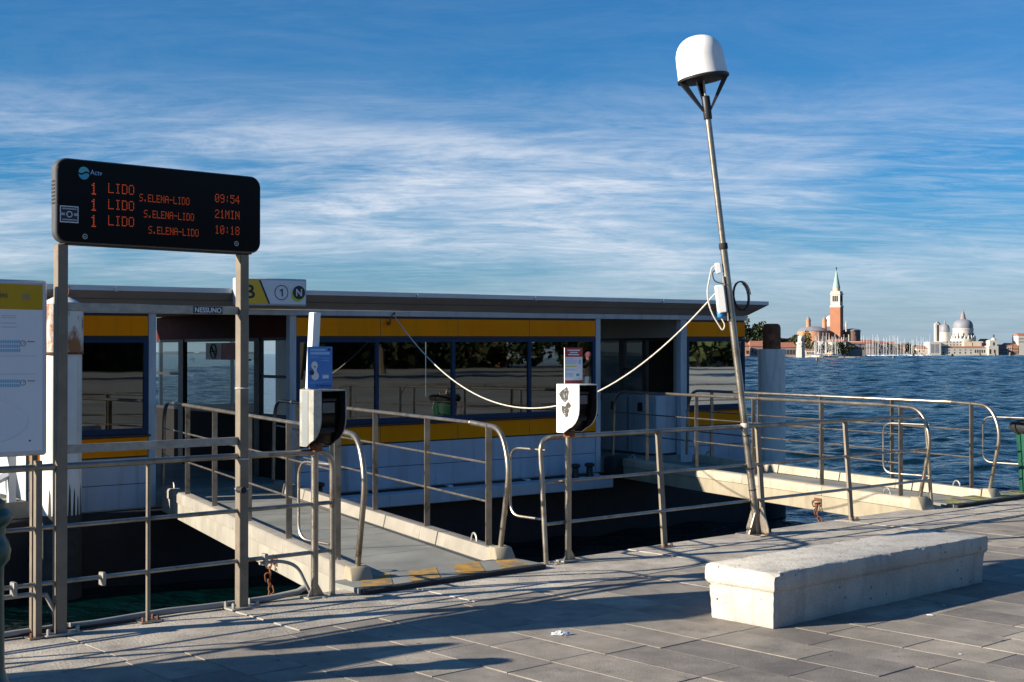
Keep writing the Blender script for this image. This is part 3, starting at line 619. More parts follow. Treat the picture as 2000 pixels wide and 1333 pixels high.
# striped flaps that bridge onto the quay
def flap(parent, u0, u1, v0, v1, mat_y):
    mb = MB(); z0, z1 = 0.022, 0.05
    pl = [Q(u0, v0, 0), Q(u1, v0, 0), Q(u1, v1, 0), Q(u0, v1, 0)]
    mb.add([p+Vector((0, 0, 0.010 if i < 2 else z0)) for i, p in enumerate(pl)]+[p+Vector((0, 0, 0.045 if i < 2 else z1)) for i, p in enumerate(pl)], [(3, 2, 1, 0), (4, 5, 6, 7)]+[(k, (k+1) % 4, 4+(k+1) % 4, 4+k) for k in range(4)])
    f = obj('bridging_flap', mb, m_deck, parent)
    mb = MB(); mb.box(Q, u0, u1, v0-0.05, v0-0.002, 0.008, 0.042); obj('rubber_lip', mb, m_rubber, f, bevel=0.004)
    n = 4; w = (u1-u0)/n
    for i in range(n):
        a = u0+i*w+0.02; d = 0.24
        mb = MB(); mb.add([Q(a, v0+0.01, 0.0478), Q(a+w*0.62, v0+0.01, 0.0478), Q(min(a+w*0.62+d, u1), v1-0.02, 0.0518), Q(a+d, v1-0.02, 0.0518)], [(0, 1, 2, 3)]); obj('yellow_stripe', mb, mat_y, f, smooth=False)
m_wornyellow = MAT('worn_yellow_stripe', (0.46, 0.25, 0.035), 0.8, 0, 0.2, 6, 0.2, 60, (0.19, 0.165, 0.12), (0.46, 0.60), 9, wstain=0.3, wscale=4)
m_wornlime = MAT('worn_lime_stripe', (0.36, 0.33, 0.06), 0.8, 0, 0.2, 6, 0.2, 60, (0.18, 0.17, 0.12), (0.46, 0.60), 9)
flap(gw1, 2.12, 3.86, -0.12, 0.27, m_wornyellow)
flap(gw2, 10.02, 11.9, -0.12, 0.22, m_wornlime)
# rusty chains that hold the gangways
def torus_link(r1, r2, l):
    pts = [Vector((r1*math.cos(a), 0, r1*math.sin(a)+(l if math.sin(a) > 0 else -l))) for a in [k*2*math.pi/10 for k in range(11)]]
    mb = MB(); mb.tube(pts, r2, 5, cap=False); me = bpy.data.meshes.new('chain_link'); me.from_pydata(mb.v, [], mb.f); me.materials.append(m_rust); return me
link = torus_link(0.022, 0.008, 0.016)
def chain(p0, p1, n, label):
    t = thing('chain', label, 'chain', p0, 'gangway chains')
    for i in range(n):
        f = i/(n-1); p = p0.lerp(p1, f) + Vector((0.012*math.sin(i*2.1), 0.012*math.cos(i*1.7), -0.06*math.sin(math.pi*f)))
        o = bpy.data.objects.new('chain_link', link); COL.objects.link(o); o.parent = t; o.location = p-p0; o.rotation_euler = (random.uniform(-.4, .4), random.uniform(-.3, .3), (i % 2)*1.57+random.uniform(-.3, .3))
    return t
def chain_eye(g, h, l, z):
    c = G(h, l, z); mb = MB(); mb.box(G, h-0.07, h-0.063, l-0.07, l+0.07, z-0.045, z+0.045); obj('chain_plate', mb, m_rust, g, bevel=0.002)
    mb = MB(); mb.tube([c - GH*(0.07+0.05*math.sin(a)) + GG*(0.05*math.cos(a)) for a in [q*math.pi/6 for q in range(7)]], 0.012, 6); obj('chain_shackle', mb, m_galv, g)
chain_eye(gw1, 3.25, 11.28, -0.09); chain(G(3.13, 11.28, -0.12), G(3.02, 10.75, -0.85), 19, 'rusty chain hanging between the near gangway and the quay')
chain_eye(gw2, 10.35, 12.8, -0.08); chain(G(10.23, 12.8, -0.10), G(10.0, 12.1, -0.75), 20, 'rusty chain hanging between the far gangway and the quay')
# ------------------------------------------------------------------ quay railings
def loop_guard(parent, u, out, zt, zb):
    mb = MB(); mb.tube(fillet([Q(u, 0.02, zt), Q(u, out, zt), Q(u, out, zb), Q(u, 0.02, zb)], 0.12, 6), 0.011, 8); obj('end_loop', mb, m_steel, parent)
def railing(label, ua, ub, end_a, end_b, posts, lean, loops):
    t = thing('quay_railing', label, 'railing', Q((ua+ub)/2, 0, 0), 'quay railings')
    pts = []
    if end_a: pts += [Q(ua, 0, 0.0), Q(ua, lean, 1.018)]
    else: pts += [Q(ua, lean, 1.018)]
    if end_b: pts += [Q(ub, lean, 1.018), Q(ub, 0, 0.0)]
    else: pts += [Q(ub, lean, 1.018)]
    mb = MB(); mb.tube(fillet(pts, 0.13, 7), 0.0205, 12); obj('top_rail', mb, m_steel, t)
    for z in (0.322, 0.656):
        mb = MB(); mb.tube([Q(ua, lean*z, z), Q(ub, lean*z, z)], 0.0145, 8); obj('lower_rail', mb, m_steel, t)
    for u, kind in posts:
        mb = MB()
        if kind == 'flat': mb.add([Q(u+a, v+(lean if z > 0.5 else 0), z) for z in (0.0, 1.0) for a, v in ((-0.029, -0.011), (0.029, -0.011), (0.029, 0.011), (-0.029, 0.011))], [(3, 2, 1, 0), (4, 5, 6, 7)]+[(k, (k+1) % 4, 4+(k+1) % 4, 4+k) for k in range(4)])
        elif kind == 'square': mb.box(Q, u-0.019, u+0.019, -0.019, 0.019, 0, 1.06)
        else: mb.tube([Q(u, 0, 0), Q(u, lean, 1.0)], 0.015, 8)
        po = obj('post', mb, m_post, t)
        mb = MB(); mb.box(Q, u-0.07, u+0.07, -0.055, 0.055, 0.006, 0.018); obj('foot_plate', mb, m_steel, po, bevel=0.002)
        for du, dv in ((-0.05, -0.035), (0.05, 0.035), (0.05, -0.035)):
            mb = MB(); mb.lathe([(0.011, 0.0), (0.011, 0.022), (0.006, 0.026)], Q(u+du, dv, 0.018), 6); obj('anchor_bolt', mb, m_rust, po)
    for u, out in loops: loop_guard(t, u, out, 0.92, 0.36)
    return t
rl1 = railing('left stretch of quay railing under the departure board', -6.5, 1.966, False, True, [(-0.136, 'square'), (0.573, 'round'), (-1.55, 'round'), (-3.0, 'square'), (-4.6, 'round')], 0.0, [(1.955, 0.42)])
rl2 = railing('middle stretch of quay railing between the two gangways beside the leaning pole', 4.018, 9.775, True, True, [(5.436, 'flat'), (6.83, 'flat'), (8.26, 'flat')], 0.075, [(4.03, 0.45), (9.765, 0.60)])
rl3 = railing('short stretch of quay railing at the right edge behind the green bin', 11.98, 20.0, True, False, [(13.5, 'flat'), (15.0, 'flat'), (16.5, 'flat'), (18.0, 'flat')], 0.05, [(11.99, 0.62)])
for u in (0.27, 1.42, -0.28):                            # clamps on the low rail
    mb = MB(); mb.box(Q, u-0.012, u+0.012, -0.03, 0.03, 0.27, 0.352); obj('rail_clamp', mb, m_galv, rl1, bevel=0.004)
mb = MB(); mb.tube([Q(-4, -0.004, 0.268)] + [Q(-4+0.4*k, -0.004+0.004*math.sin(k), 0.270+0.004*math.sin(k*1.3)) for k in range(1, 10)] + [Q(-0.2, 0, 0.268), Q(-0.08, 0.01, 0.25), Q(-0.03, 0.01, 0.15), Q(-0.02, 0.01, 0.03)], 0.015, 8)
obj('cable_conduit', mb, m_pipe, rl1)
mb = MB(); mb.tube(fillet([Q(1.38, 0.0, 0.29), Q(1.55, 0.0, 0.29), Q(1.68, 0.0, 0.24), Q(1.80, 0.02, 0.03)], 0.1), 0.012, 8); obj('cable_conduit', mb, m_pipe, rl1)
hp = [Q(-5+0.25*k, 0.085+0.012*math.sin(k*0.9)+0.008*math.sin(k*2.3), 0.03+0.004*math.sin(k*1.7)) for k in range(27)] + [Q(1.72, 0.06, 0.05), Q(1.79, 0.04, 0.09)]
mb = MB(); mb.tube(hp, 0.021, 10); obj('grey_hose', mb, m_pipe, loc=Q(0, 0.085, 0), label='grey hose lying along the quay edge behind the left railing', cat='hose')
hp = [Q(-3+0.25*k, 0.05+0.02*math.sin(k*0.7+1), 0.022) for k in range(15)]
mb = MB(); mb.tube(hp, 0.012, 8); obj('thin_cable', mb, m_rubber, loc=Q(-1, 0.05, 0), label='thin dark cable on the edge stones beside the grey hose', cat='cable')

# ------------------------------------------------------------------ departure board
def pq(px, py, v=-0.075):
    r = (px-1000)/2600; o = QO + QN*v
    u = (o.y*r - o.x)/(QE.x - QE.y*r); d = o.y + QE.y*u
    return u, EYE + (691-py)/2600*d
bd = thing('departure_board', 'black electronic departure board with amber dot lettering on two square posts', 'departure board', Q(0.62, 0, 0))
def rrect(a0, a1, z0, z1, r, k=6):
    out = []
    for cx, cz, s in ((a1-r, z1-r, 0), (a0+r, z1-r, 90), (a0+r, z0+r, 180), (a1-r, z0+r, 270)):
        out += [(cx+r*math.cos(R(s+90*j/k)), cz+r*math.sin(R(s+90*j/k))) for j in range(k+1)]
    return out
FB = lambda a, z, b: Q(a, b, z)
B0, B1, Z0, Z1 = -0.056, 1.350, 2.368, 2.880
mb = MB(); mb.prism(FB, rrect(B0, B1, Z0, Z1, 0.07), -0.055, 0.012); case = obj('case', mb, MAT('dark_grey_case', (0.10, 0.10, 0.10), 0.45, 0.3, 0.1), bd, bevel=0.006)
mb = MB(); mb.prism(FB, rrect(B0+0.008, B1-0.008, Z0+0.008, Z1-0.008, 0.065), -0.068, -0.0555); obj('front_glass', mb, m_glossblack, bd, bevel=0.003)
mb = MB(); mb.prism(FB, rrect(B0+0.06, B1-0.06, Z0-0.008, Z0+0.05, 0.004), -0.045, 0.035); obj('bottom_rail', mb, m_black, bd)
for k in range(7):
    z = 2.60+0.022*k; mb = MB(); mb.box(Q, B0-0.003, B0+0.002, -0.042, 0.002, z, z+0.010); obj('vent_slot', mb, m_black, case)
for u in (0.0, 1.244):
    mb = MB(); mb.box(Q, u-0.033, u+0.033, -0.033, 0.033, 0.012, 2.36); po = obj('board_post', mb, m_post, bd, bevel=0.004)
    mb = MB(); mb.box(Q, u-0.11, u+0.11, -0.07, 0.07, 0.006, 0.020); obj('base_plate', mb, m_galv, po, bevel=0.003)
    for a, b in ((-0.09, -0.05), (0.09, -0.05), (0.09, 0.05), (-0.09, 0.05)):
        mb = MB(); mb.lathe([(0.013, 0), (0.013, 0.03), (0.007, 0.036)], Q(u+a, b, 0.02), 6); obj('anchor_bolt', mb, m_galv, po)
for z in (1.985, 1.12):
    mb = MB(); mb.box(Q, 0.034, 1.21, -0.012, 0.012, z-0.026, z+0.026); obj('cross_bar', mb, m_galv, bd, bevel=0.003)
mb = MB(); mb.tube([Q(1.20, -0.03, 0.80), Q(1.20, -0.10, 0.80)], 0.022, 10); obj('socket', mb, m_rubber, bd)
for z in (0.80, 1.47, 1.0):
    mb = MB(); mb.tube([Q(1.244+0.037*math.cos(a)*1.2, 0.037*math.sin(a)*1.2, z) for a in [k*math.pi/8 for k in range(17)]], 0.003, 5); obj('cable_tie', mb, m_paper, bd)
# sticker with the word on the upper bar
u0, zA = pq(378, 603, -0.014); u1, zB = pq(434, 590, -0.014)
mb = MB(); mb.box(Q, u0, u1, -0.0165, -0.0125, 1.985-0.024, 1.985+0.022); stk = obj('name_sticker', mb, m_ink, bd)
text('sticker_lettering', 'NESSUNO', Q, u0+0.008, u1-0.008, 1.967, 2.001, -0.0175, m_paper, stk, True)
# amber dot matrix
FONT = {'1': '00100 01100 00100 00100 00100 00100 01110', 'L': '10000 10000 10000 10000 10000 10000 11111', 'I': '01110 00100 00100 00100 00100 00100 01110',
 'D': '11110 10001 10001 10001 10001 10001 11110', 'O': '01110 10001 10001 10001 10001 10001 01110', 'S': '01111 10000 10000 01110 00001 00001 11110', '.': '00000 00000 00000 00000 00000 01100 01100',
 'E': '11111 10000 10000 11110 10000 10000 11111', 'N': '10001 11001 10101 10101 10011 10001 10001', 'A': '01110 10001 10001 11111 10001 10001 10001', '-': '00000 00000 00000 11111 00000 00000 00000',
 '0': '01110 10001 10011 10101 11001 10001 01110', '9': '01110 10001 10001 01111 00001 00001 01110', ':': '00000 00100 00100 00000 00100 00100 00000', '5': '11111 10000 11110 00001 00001 10001 01110',
 '4': '00010 00110 01010 10010 11111 00010 00010', '2': '01110 10001 00001 00110 01000 10000 11111', 'M': '10001 11011 10101 10101 10001 10001 10001', '8': '01110 10001 10001 01110 10001 10001 01110'}
def led(body, x0, x1, yt, yb, bold=False):
    ua, z1 = pq(x0, yt); ub, z0 = pq(x1, yb); ncol = len(body)*6-1; du = (ub-ua)/ncol
    # keep rows level on the board: height from the left end
    ua, za = pq(x0, yt); _, zb = pq(x0, yb); dz = (za-zb)/7
    mb = MB()
    for ci, ch in enumerate(body):
        for r, row in enumerate(FONT[ch].split()):
            for c, bit in enumerate(row):
                if bit == '1':
                    a = ua+(ci*6+c+0.5)*du; z = za-(r+0.5)*dz; w = du*(0.44 if bold else 0.33); h = dz*0.30
                    mb.quad(Q(a-w, -0.0705, z-h), Q(a+w, -0.0705, z-h), Q(a+w, -0.0705, z+h), Q(a-w, -0.0705, z+h))
    obj('led_text', mb, m_ledo, bd, smooth=False)
for k, (tm, sx) in enumerate((('09:54', 272), ('21MIN', 281), ('10:18', 290))):
    dy = 31.7*k
    led('1', 176, 190, 356+dy, 380+dy, True); led('LIDO', 211, 262, 357+dy, 377+dy); led('S.ELENA-LIDO', sx, sx+98, 378+dy, 393+dy); led(tm, 420, 468, 378+dy*0.97, 395+dy*0.97)
# round mark and name at the top left of the board
um, zm = pq(163.5, 338)
n = 24
def half(s, off):
    pts = [(0.034*math.cos(a), 0.034*math.sin(a)) for a in [R(s+180*k/12) for k in range(13)]]
    sg_ = 1 if s == 0 else -1
    wave = [(sg_*(-0.034+0.068*k/8), 0.007*math.sin(sg_*(-1+2*k/8)*math.pi)) for k in range(1, 8)]
    return MB().add([Q(um+x, -0.0705, zm+y+off) for x, y in pts+wave], [tuple(range(len(pts)+len(wave)))])
obj('operator_mark', half(0, 0.005), MAT('mark_teal', (0.10, 0.42, 0.48), 0.4), bd, smooth=False)
obj('operator_mark', half(180, -0.005), m_tealprint, bd, smooth=False)
ua, za = pq(176, 331); ub, zb = pq(199, 344); text('operator_name', 'Actv', Q, ua, ub, zb+0.003, za, -0.0705, m_lightblue, bd)
ua, za = pq(117, 401); ub, zb = pq(153, 434)
zb = za-0.100
mb = MB(); mb.box(Q, ua, ub, -0.0705, -0.0685, zb, za); st = obj('surveillance_sticker', mb, m_paper, bd)
mb = MB(); mb.box(Q, ua+0.006, ub-0.006, -0.0725, -0.0706, zb+0.006, za-0.006); obj('sticker_field', mb, m_ink, st)
cu, cz = (ua+ub)/2, (za+zb)/2
obj('sticker_ring', ringm(Q, cu, cz, 0.014, 0.019, -0.0735), m_paper, st, smooth=False)
mb = MB()
for s in (-1, 1): mb.quad(*[Q(cu+s*0.04+a, -0.0735, cz+b) for a, b in ((-0.012, -0.008), (0.012, -0.008), (0.012, 0.008), (-0.012, 0.008))])
for s in (-1, 1): mb.quad(*[Q(cu+a, -0.0735, cz+s*0.033+b) for a, b in ((-0.045, -0.004), (0.045, -0.004), (0.045, 0.004), (-0.045, 0.004))])
obj('sticker_print', mb, MAT('grey_print', (0.35, 0.38, 0.42), 0.5), st, smooth=False)
for px_, py_ in ((166, 462), (462, 476)):
    a, z = pq(px_, py_); obj('key_lock', ringm(Q, a, z, 0.010, 0.017, -0.0715), m_galv, bd, smooth=False); obj('key_lock', disc(Q, a, z, 0.005, -0.0715), m_galv, bd, smooth=False)

# ------------------------------------------------------------------ timetable panels on the railing
def timetable(label, u0, u1, z0, z1, full):
    t = thing('timetable_panel', label, 'timetable', Q((u0+u1)/2, -0.02, 0), 'timetable panels')
    mb = MB(); mb.box(Q, u0, u1, -0.045, 0.045, z0, z1); obj('panel_case', mb, m_alu, t, bevel=0.012)
    mb = MB(); mb.box(Q, u0+0.03, u1-0.03, -0.048, -0.0455, z0+0.03, z1-0.025); obj('printed_sheet', mb, m_paper, t)
    for u in (u0+0.036, u1-0.036):
        mb = MB(); mb.box(Q, u-0.018, u+0.018, 0.046, 0.08, 0.0, z1-0.1); obj('leg', mb, m_post, t)
    if not full: return t
    mb = MB(); mb.box(Q, u0+0.03, u1-0.032, -0.051, -0.0485, z1-0.175, z1-0.026); obj('yellow_header', mb, m_panelyellow, t)
    ua, za = pq(14, 575, -0.053); text('stop_name', 'Giardini', Q, ua-0.155, ua, za-0.022, za+0.014, -0.0525, m_ink, t)
    ua, za = pq(44, 575, -0.053); ub, zb = pq(57, 586, -0.053)
    mb = MB()
    for i in range(4):
        for j in range(3):
            if (i*j+i) % 3 != 1: mb.box(Q, ua+(ub-ua)*i/4, ua+(ub-ua)*(i+0.8)/4, -0.053, -0.0515, zb+(za-zb)*j/3, zb+(za-zb)*(j+0.8)/3)
    obj('header_pictograms', mb, MAT('grey_blue_print', (0.20, 0.24, 0.32), 0.5), t)
    for y0, rows in ((668, 3), (745, 2)):
        mb = MB()
        for rr in range(rows):
            for cc in range(14):
                a, z = pq(38-cc*4.4, y0+rr*8.5, -0.05)
                mb.quad(Q(a-0.005, -0.0492, z-0.009), Q(a+0.005, -0.0492, z-0.009), Q(a+0.005, -0.0492, z+0.009), Q(a-0.005, -0.0492, z+0.009))
        obj('hour_table', mb, MAT('pale_blue_print', (0.25, 0.50, 0.68), 0.5), t, smooth=False)
        a, z = pq(45.5, y0+3, -0.05); mb = ringm(Q, a, z, 0.0135, 0.0165, -0.0492); mb.quad(*[Q(a+x, -0.0492, z+y) for x, y in ((0, 0), (0.009, 0.004), (0.009, 0.007), (0, 0.003))])
        mb.quad(*[Q(a+0.025+x, -0.0492, z+0.008+y) for x, y in ((0, 0), (0.045, 0), (0.045, 0.004), (0, 0.004))]); obj('clock_symbol', mb, m_ink, t, smooth=False)
    mb = MB()
    for y in (696, 731):
        a, z = pq(70, y, -0.05); mb.quad(Q(u0+0.05, -0.0492, z), Q(a, -0.0492, z), Q(a, -0.0492, z+0.002), Q(u0+0.05, -0.0492, z+0.002))
    for y in (618, 622, 632, 640):
        a, z = pq(32, y, -0.05); mb.quad(Q(a-0.09, -0.0492, z), Q(a, -0.0492, z), Q(a, -0.0492, z+0.003), Q(a-0.09, -0.0492, z+0.003))
    obj('ruled_lines', mb, MAT('faint_print', (0.40, 0.42, 0.46), 0.5), t, smooth=False)
    a, z = pq(59, 861, -0.05); obj('lock', disc(Q, a, z, 0.006, -0.0495), m_black, t, smooth=False)
    mb = MB(); mb.tube([Q(u1-0.47-0.36*math.cos(k*math.pi/12)*(1 if k < 20 else 1), -0.0485, 1.30+0.14*math.sin(k*math.pi/12)) for k in range(25)], 0.003, 5); obj('embossed_outline', mb, m_paper, t)
    return t
timetable('white framed timetable panel with mustard header at the left edge of the picture', -2.08, -0.10, 1.095, 2.135, True)
timetable('second white timetable panel further left along the railing', -4.6, -2.69, 0.75, 1.76, False)

# ------------------------------------------------------------------ ticket validators
def validator(u, label, side_mat, white_post, poster, graffiti):
    Fp = lambda a, b, z: Q(u+a, -b, z)         # b towards the quay
    F = lambda a, b, z: Q(u+a, -b-0.10, z)
    t = thing('ticket_validator', label, 'ticket validator', Q(u, 0, 0), 'ticket validators')
    mb = MB(); mb.tube([Q(u, 0, 0.0), Q(u, 0, 1.10)], 0.026, 14); po = obj('stand_pipe', mb, m_steel, t)
    for s in (-1, 1):
        mb = MB(); mb.add([Fp(s*0.022, 0, 0.006), Fp(s*0.075, 0.01, 0.006), Fp(s*0.022, 0, 0.10), Fp(s*0.022, 0.012, 0.006), Fp(s*0.075, 0.022, 0.006), Fp(s*0.022, 0.012, 0.10)], [(0, 1, 2), (5, 4, 3), (0, 3, 4, 1), (1, 4, 5, 2), (2, 5, 3, 0)]); obj('foot_gusset', mb, m_steel, po)
    mb = MB(); mb.box(Fp, -0.085, 0.085, -0.06, 0.06, 0.006, 0.02); obj('foot_plate', mb, m_galv, po, bevel=0.003)
    z0 = 1.058; W = 0.105
    prof = [(-0.13, 0.0), (-0.13, 0.395), (0.13, 0.395), (0.135, 0.385), (0.135, 0.20)] + [(0.135-0.165*(1-math.cos(a)), 0.20-0.17*math.sin(a)) for a in [R(15*k) for k in range(1, 6)]] + [(-0.045, 0.0)]
    for s in (-1, 1):
        mb = MB(); mb.prism(lambda b, z, a: F(a, b, z0+z), prof, s*W, s*(W-0.008)); sp = obj('side_plate', mb, side_mat, t, bevel=0.002)
        if s < 0: left = sp
        else:
            mb = MB(); mb.prism(lambda b, z, a: F(a, b, z0+z), [(b_*0.985, 0.004+z_*0.985) for b_, z_ in prof], s*(W-0.0085), s*(W-0.011)); obj('black_liner', mb, m_black, sp)
    mb = MB(); mb.box(F, -W+0.009, W-0.009, -0.13, 0.132, z0+0.386, z0+0.395); obj('top_plate', mb, side_mat, t)
    mb = MB(); mb.box(F, -W+0.009, W-0.009, -0.13, -0.12, z0, z0+0.385); obj('back_plate', mb, side_mat, t)
    mb = MB(); mb.prism(lambda b, z, a: F(a, b, z0+z), [(-0.119, 0.03), (-0.119, 0.384), (0.05, 0.384), (0.075, 0.30), (0.075, 0.22), (0.06, 0.14), (-0.02, 0.02)], -W+0.01, W-0.01); rd = obj('reader', mb, m_glossblack, t, bevel=0.004)
    mb = MB(); mb.box(F, -0.055, 0.045, 0.0755, 0.079, z0+0.235, z0+0.305); obj('display', mb, m_screen, rd)
    mb = MB(); mb.box(F, -0.06, 0.055, 0.06, 0.09, z0+0.315, z0+0.335); obj('display_hood', mb, m_black, rd, bevel=0.004)
    mb = MB(); mb.box(F, -0.06, 0.06, 0.03, 0.062, z0+0.10, z0+0.135); obj('card_slot', mb, m_rubber, rd, bevel=0.006)
    mb = MB(); mb.box(Fp, -0.03, 0.03, -0.03, 0.05, 1.02, 1.07); obj('clamp', mb, m_rust, t, bevel=0.003)
    zt = z0+0.397
    if white_post:
        mb = MB(); mb.add([F(a+d, b, z) for z, d in ((zt, -0.012), (1.985, 0.018)) for a, b in ((-0.055, -0.12), (0.005, -0.12), (0.005, -0.06), (-0.055, -0.06))], [(3, 2, 1, 0), (4, 5, 6, 7)]+[(k, (k+1) % 4, 4+(k+1) % 4, 4+k) for k in range(4)]); obj('white_upright', mb, m_dome, t, bevel=0.003)
    if graffiti:
        for pts in (((0.02, 0.375), (0.045, 0.335), (0.03, 0.27), (-0.01, 0.245), (-0.06, 0.275), (-0.095, 0.315), (-0.05, 0.345)), ((0.03, 0.265), (0.075, 0.225), (0.04, 0.17), (0.03, 0.135), (0.0, 0.125), (-0.045, 0.165), (-0.06, 0.225), (-0.005, 0.215))):
            mb = MB(); mb.add([F(-W-0.0015, b*0.85-0.02, z0+z) for b, z in pts], [tuple(range(len(pts)))]); obj('graffiti', mb, MAT('spray_black', (0.025, 0.025, 0.026), 0.6, 0, 0.5, 30, 0, 30, (0.35, 0.33, 0.28), (0.55, 0.62), 45), left, smooth=False)
    else:
        mb = MB(); mb.box(F, -W-0.003, -W-0.0005, -0.095, -0.02, z0+0.01, z0+0.385); obj('grey_strip', mb, MAT('dull_grey_band', (0.22, 0.24, 0.24), 0.5, 0.2), left)  # plain grey vertical band over the rear part of the side plate
    return t, F, zt
v1, F1, zt = validator(1.818, 'galvanized ticket validator hood with a white upright beside the near gangway', m_galv, True, None, False)
v2, F2v, zt = validator(4.264, 'white sided ticket validator hood with black spray marks between the gangways', m_pilewhite, False, None, True)
def poster(name, label, F, b, body_mat, lines):
    a0, a1, z0, z1 = -0.098, 0.104, zt+0.003, zt+0.293
    mb = MB(); mb.box(F, a0, a1, b, b+0.006, z0, z1); o = obj(name, mb, body_mat, None, F(0, b, z0), label=label, cat='notice')
    for nm, x0, x1, y0, y1, m, lay in lines:
        m_ = MB(); m_.box(F, a0+(a1-a0)*x0, a0+(a1-a0)*x1, b+0.0062+0.0012*lay, b+0.0068+0.0012*lay, z0+(z1-z0)*y0, z0+(z1-z0)*y1); obj(nm, m_, m, o)
    return o, (a0, a1, z0, z1)
L1 = [('headline', 0.10, 0.72, 0.90, 0.945, m_lightblue, 0), ('headline', 0.10, 0.88, 0.81, 0.875, m_lightblue, 0), ('corner_logo', 0.82, 0.92, 0.90, 0.96, m_ink, 0), ('white_label', 0.58, 0.86, 0.23, 0.33, m_lightblue, 0), ('white_label', 0.61, 0.83, 0.25, 0.31, m_paper, 1)]
L1 += [('text_line', 0.08, 0.90, 0.155, 0.165, m_lightblue, 0), ('text_line', 0.08, 0.62, 0.125, 0.135, m_lightblue, 0), ('text_line', 0.10, 0.45, 0.745, 0.757, m_lightblue, 0), ('text_line', 0.55, 0.88, 0.72, 0.73, m_lightblue, 0), ('text_line', 0.55, 0.85, 0.66, 0.67, m_lightblue, 0)]
L1 += [('logo_dot', x, x+0.05, 0.055, 0.085, m_ink, 0) for x in (0.36, 0.50, 0.58, 0.68, 0.78, 0.88)]
po1, ex = poster('notice', 'blue printed notice standing on the galvanized validator', F1, -0.045, m_bluepaper, L1)
a0, a1, z0, z1 = ex
for nm, ca, cz, ra, rz, m, lay in (('pale_shape', 0.27, 0.55, 0.13, 0.10, m_paper, 0), ('pale_shape', 0.30, 0.30, 0.15, 0.10, m_paper, 0), ('pale_shape', 0.29, 0.42, 0.07, 0.10, m_paper, 1), ('dark_shape', 0.16, 0.38, 0.09, 0.06, m_ink, 2), ('dark_shape', 0.28, 0.52, 0.03, 0.02, m_ink, 2)):
    obj(nm, MB().add([F1(a0+(a1-a0)*(ca+ra*math.cos(k*math.pi/8)), -0.045+0.0066+0.0014*lay, z0+(z1-z0)*(cz+rz*math.sin(k*math.pi/8))) for k in range(16)], [tuple(range(16))]), m, po1, smooth=False)
L2 = [('red_header', 0, 1, 0.74, 1.0, m_red, 0), ('red_footer', 0, 1, 0.0, 0.085, m_red, 0), ('headline', 0.14, 0.86, 0.91, 0.945, m_paper, 1), ('headline', 0.28, 0.72, 0.85, 0.88, m_paper, 1), ('headline', 0.18, 0.8, 0.79, 0.82, m_paper, 1), ('highlight', 0.05, 0.66, 0.46, 0.49, m_lime, 0)]
L2 += [('text_line', 0.05, x, y, y+0.014, m_lightblue, 0) for x, y in ((0.5, 0.68), (0.68, 0.62), (0.72, 0.59), (0.6, 0.55), (0.55, 0.39), (0.7, 0.36), (0.5, 0.27), (0.48, 0.24), (0.5, 0.21), (0.46, 0.18))]
L2 += [('text_block', 0.78, 0.92, 0.54, 0.66, m_lightblue, 0), ('text_block', 0.64, 0.82, 0.20, 0.27, m_tealprint, 0)]
poster('notice', 'white notice with red header and footer standing on the white sided validator', F2v, -0.045, m_paper, L2)

# ------------------------------------------------------------------ leaning pole with radome
base = Q(6.70, -0.03, 0.0); base.z = 0.006
top = Vector((base.x-0.475, base.y+0.02, 4.06)); ax = (top-base).normalized()
lp = thing('antenna_pole', 'leaning steel pole carrying a white radome, with cable boxes strapped to it', 'antenna pole', base)
jn = base+ax*2.72
mb = MB(); mb.tube([base, jn], 0.034, 20); obj('lower_tube', mb, m_steel, lp)
mb = MB(); mb.tube([jn-ax*0.02, top], 0.029, 20); obj('upper_tube', mb, m_steel, lp)
mb = MB(); mb.lathe([(0.038, -0.03), (0.042, -0.02), (0.042, 0.02), (0.038, 0.03)], jn, 16, ax); obj('tape_collar', mb, m_rubber, lp)
mb = MB(); mb.lathe([(0.036, -0.16), (0.040, -0.15), (0.040, 0.05), (0.034, 0.06)], top, 16, ax); obj('head_socket', mb, m_black, lp)
ax0 = ax; dc = top+ax*0.215; ax = Matrix.Rotation(R(-2.5), 3, 'Y') @ ax0; sx = ax.cross(Vector((0, 1, 0))).normalized(); sy = ax.cross(sx)
for k in range(3):
    a = R((8, 172, 270)[k]); d = sx*math.cos(a)+sy*math.sin(a)
    mb = MB(); p0 = top-ax0*0.10+d*0.026; p1 = dc+d*0.235; side = ax.cross(d)
    mb.add([p0-side*0.02, p0+side*0.02, p1+side*0.022, p1-side*0.022, p0-side*0.02+ax*0.05+d*0.012, p0+side*0.02+ax*0.05+d*0.012, p1+side*0.022+ax*0.0-d*0.055, p1-side*0.022-d*0.055], [(0, 1, 2, 3), (7, 6, 5, 4), (0, 4, 5, 1), (1, 5, 6, 2), (2, 6, 7, 3), (3, 7, 4, 0)]); obj('bracket_arm', mb, m_black, lp, smooth=False)
mb = MB(); mb.tube([top, dc+ax*0.01], 0.010, 8); mb.tube([top+sx*0.03, dc+sx*0.07], 0.006, 6); obj('antenna_cable', mb, m_galv, lp)
mb = MB(); mb.lathe([(0.225, -0.004), (0.243, 0.0), (0.246, 0.018), (0.23, 0.028)], dc, 40, ax); rd = obj('radome_rim', mb, m_black, lp)
mb = MB(); mb.lathe([(0.19, 0.004), (0.0, 0.012)], dc, 32, ax, cap=False); obj('radome_floor', mb, m_darkint, lp)
prof = [(0.236, 0.02), (0.232, 0.06), (0.226, 0.20)] + [(0.226*math.cos(R(a))**0.86, 0.20+0.22*math.sin(R(a))**0.92) for a in (12, 24, 36, 46, 55, 64)]
mb = MB(); mb.lathe(prof, dc, 40, ax, cap=False); obj('radome', mb, m_dome, lp)
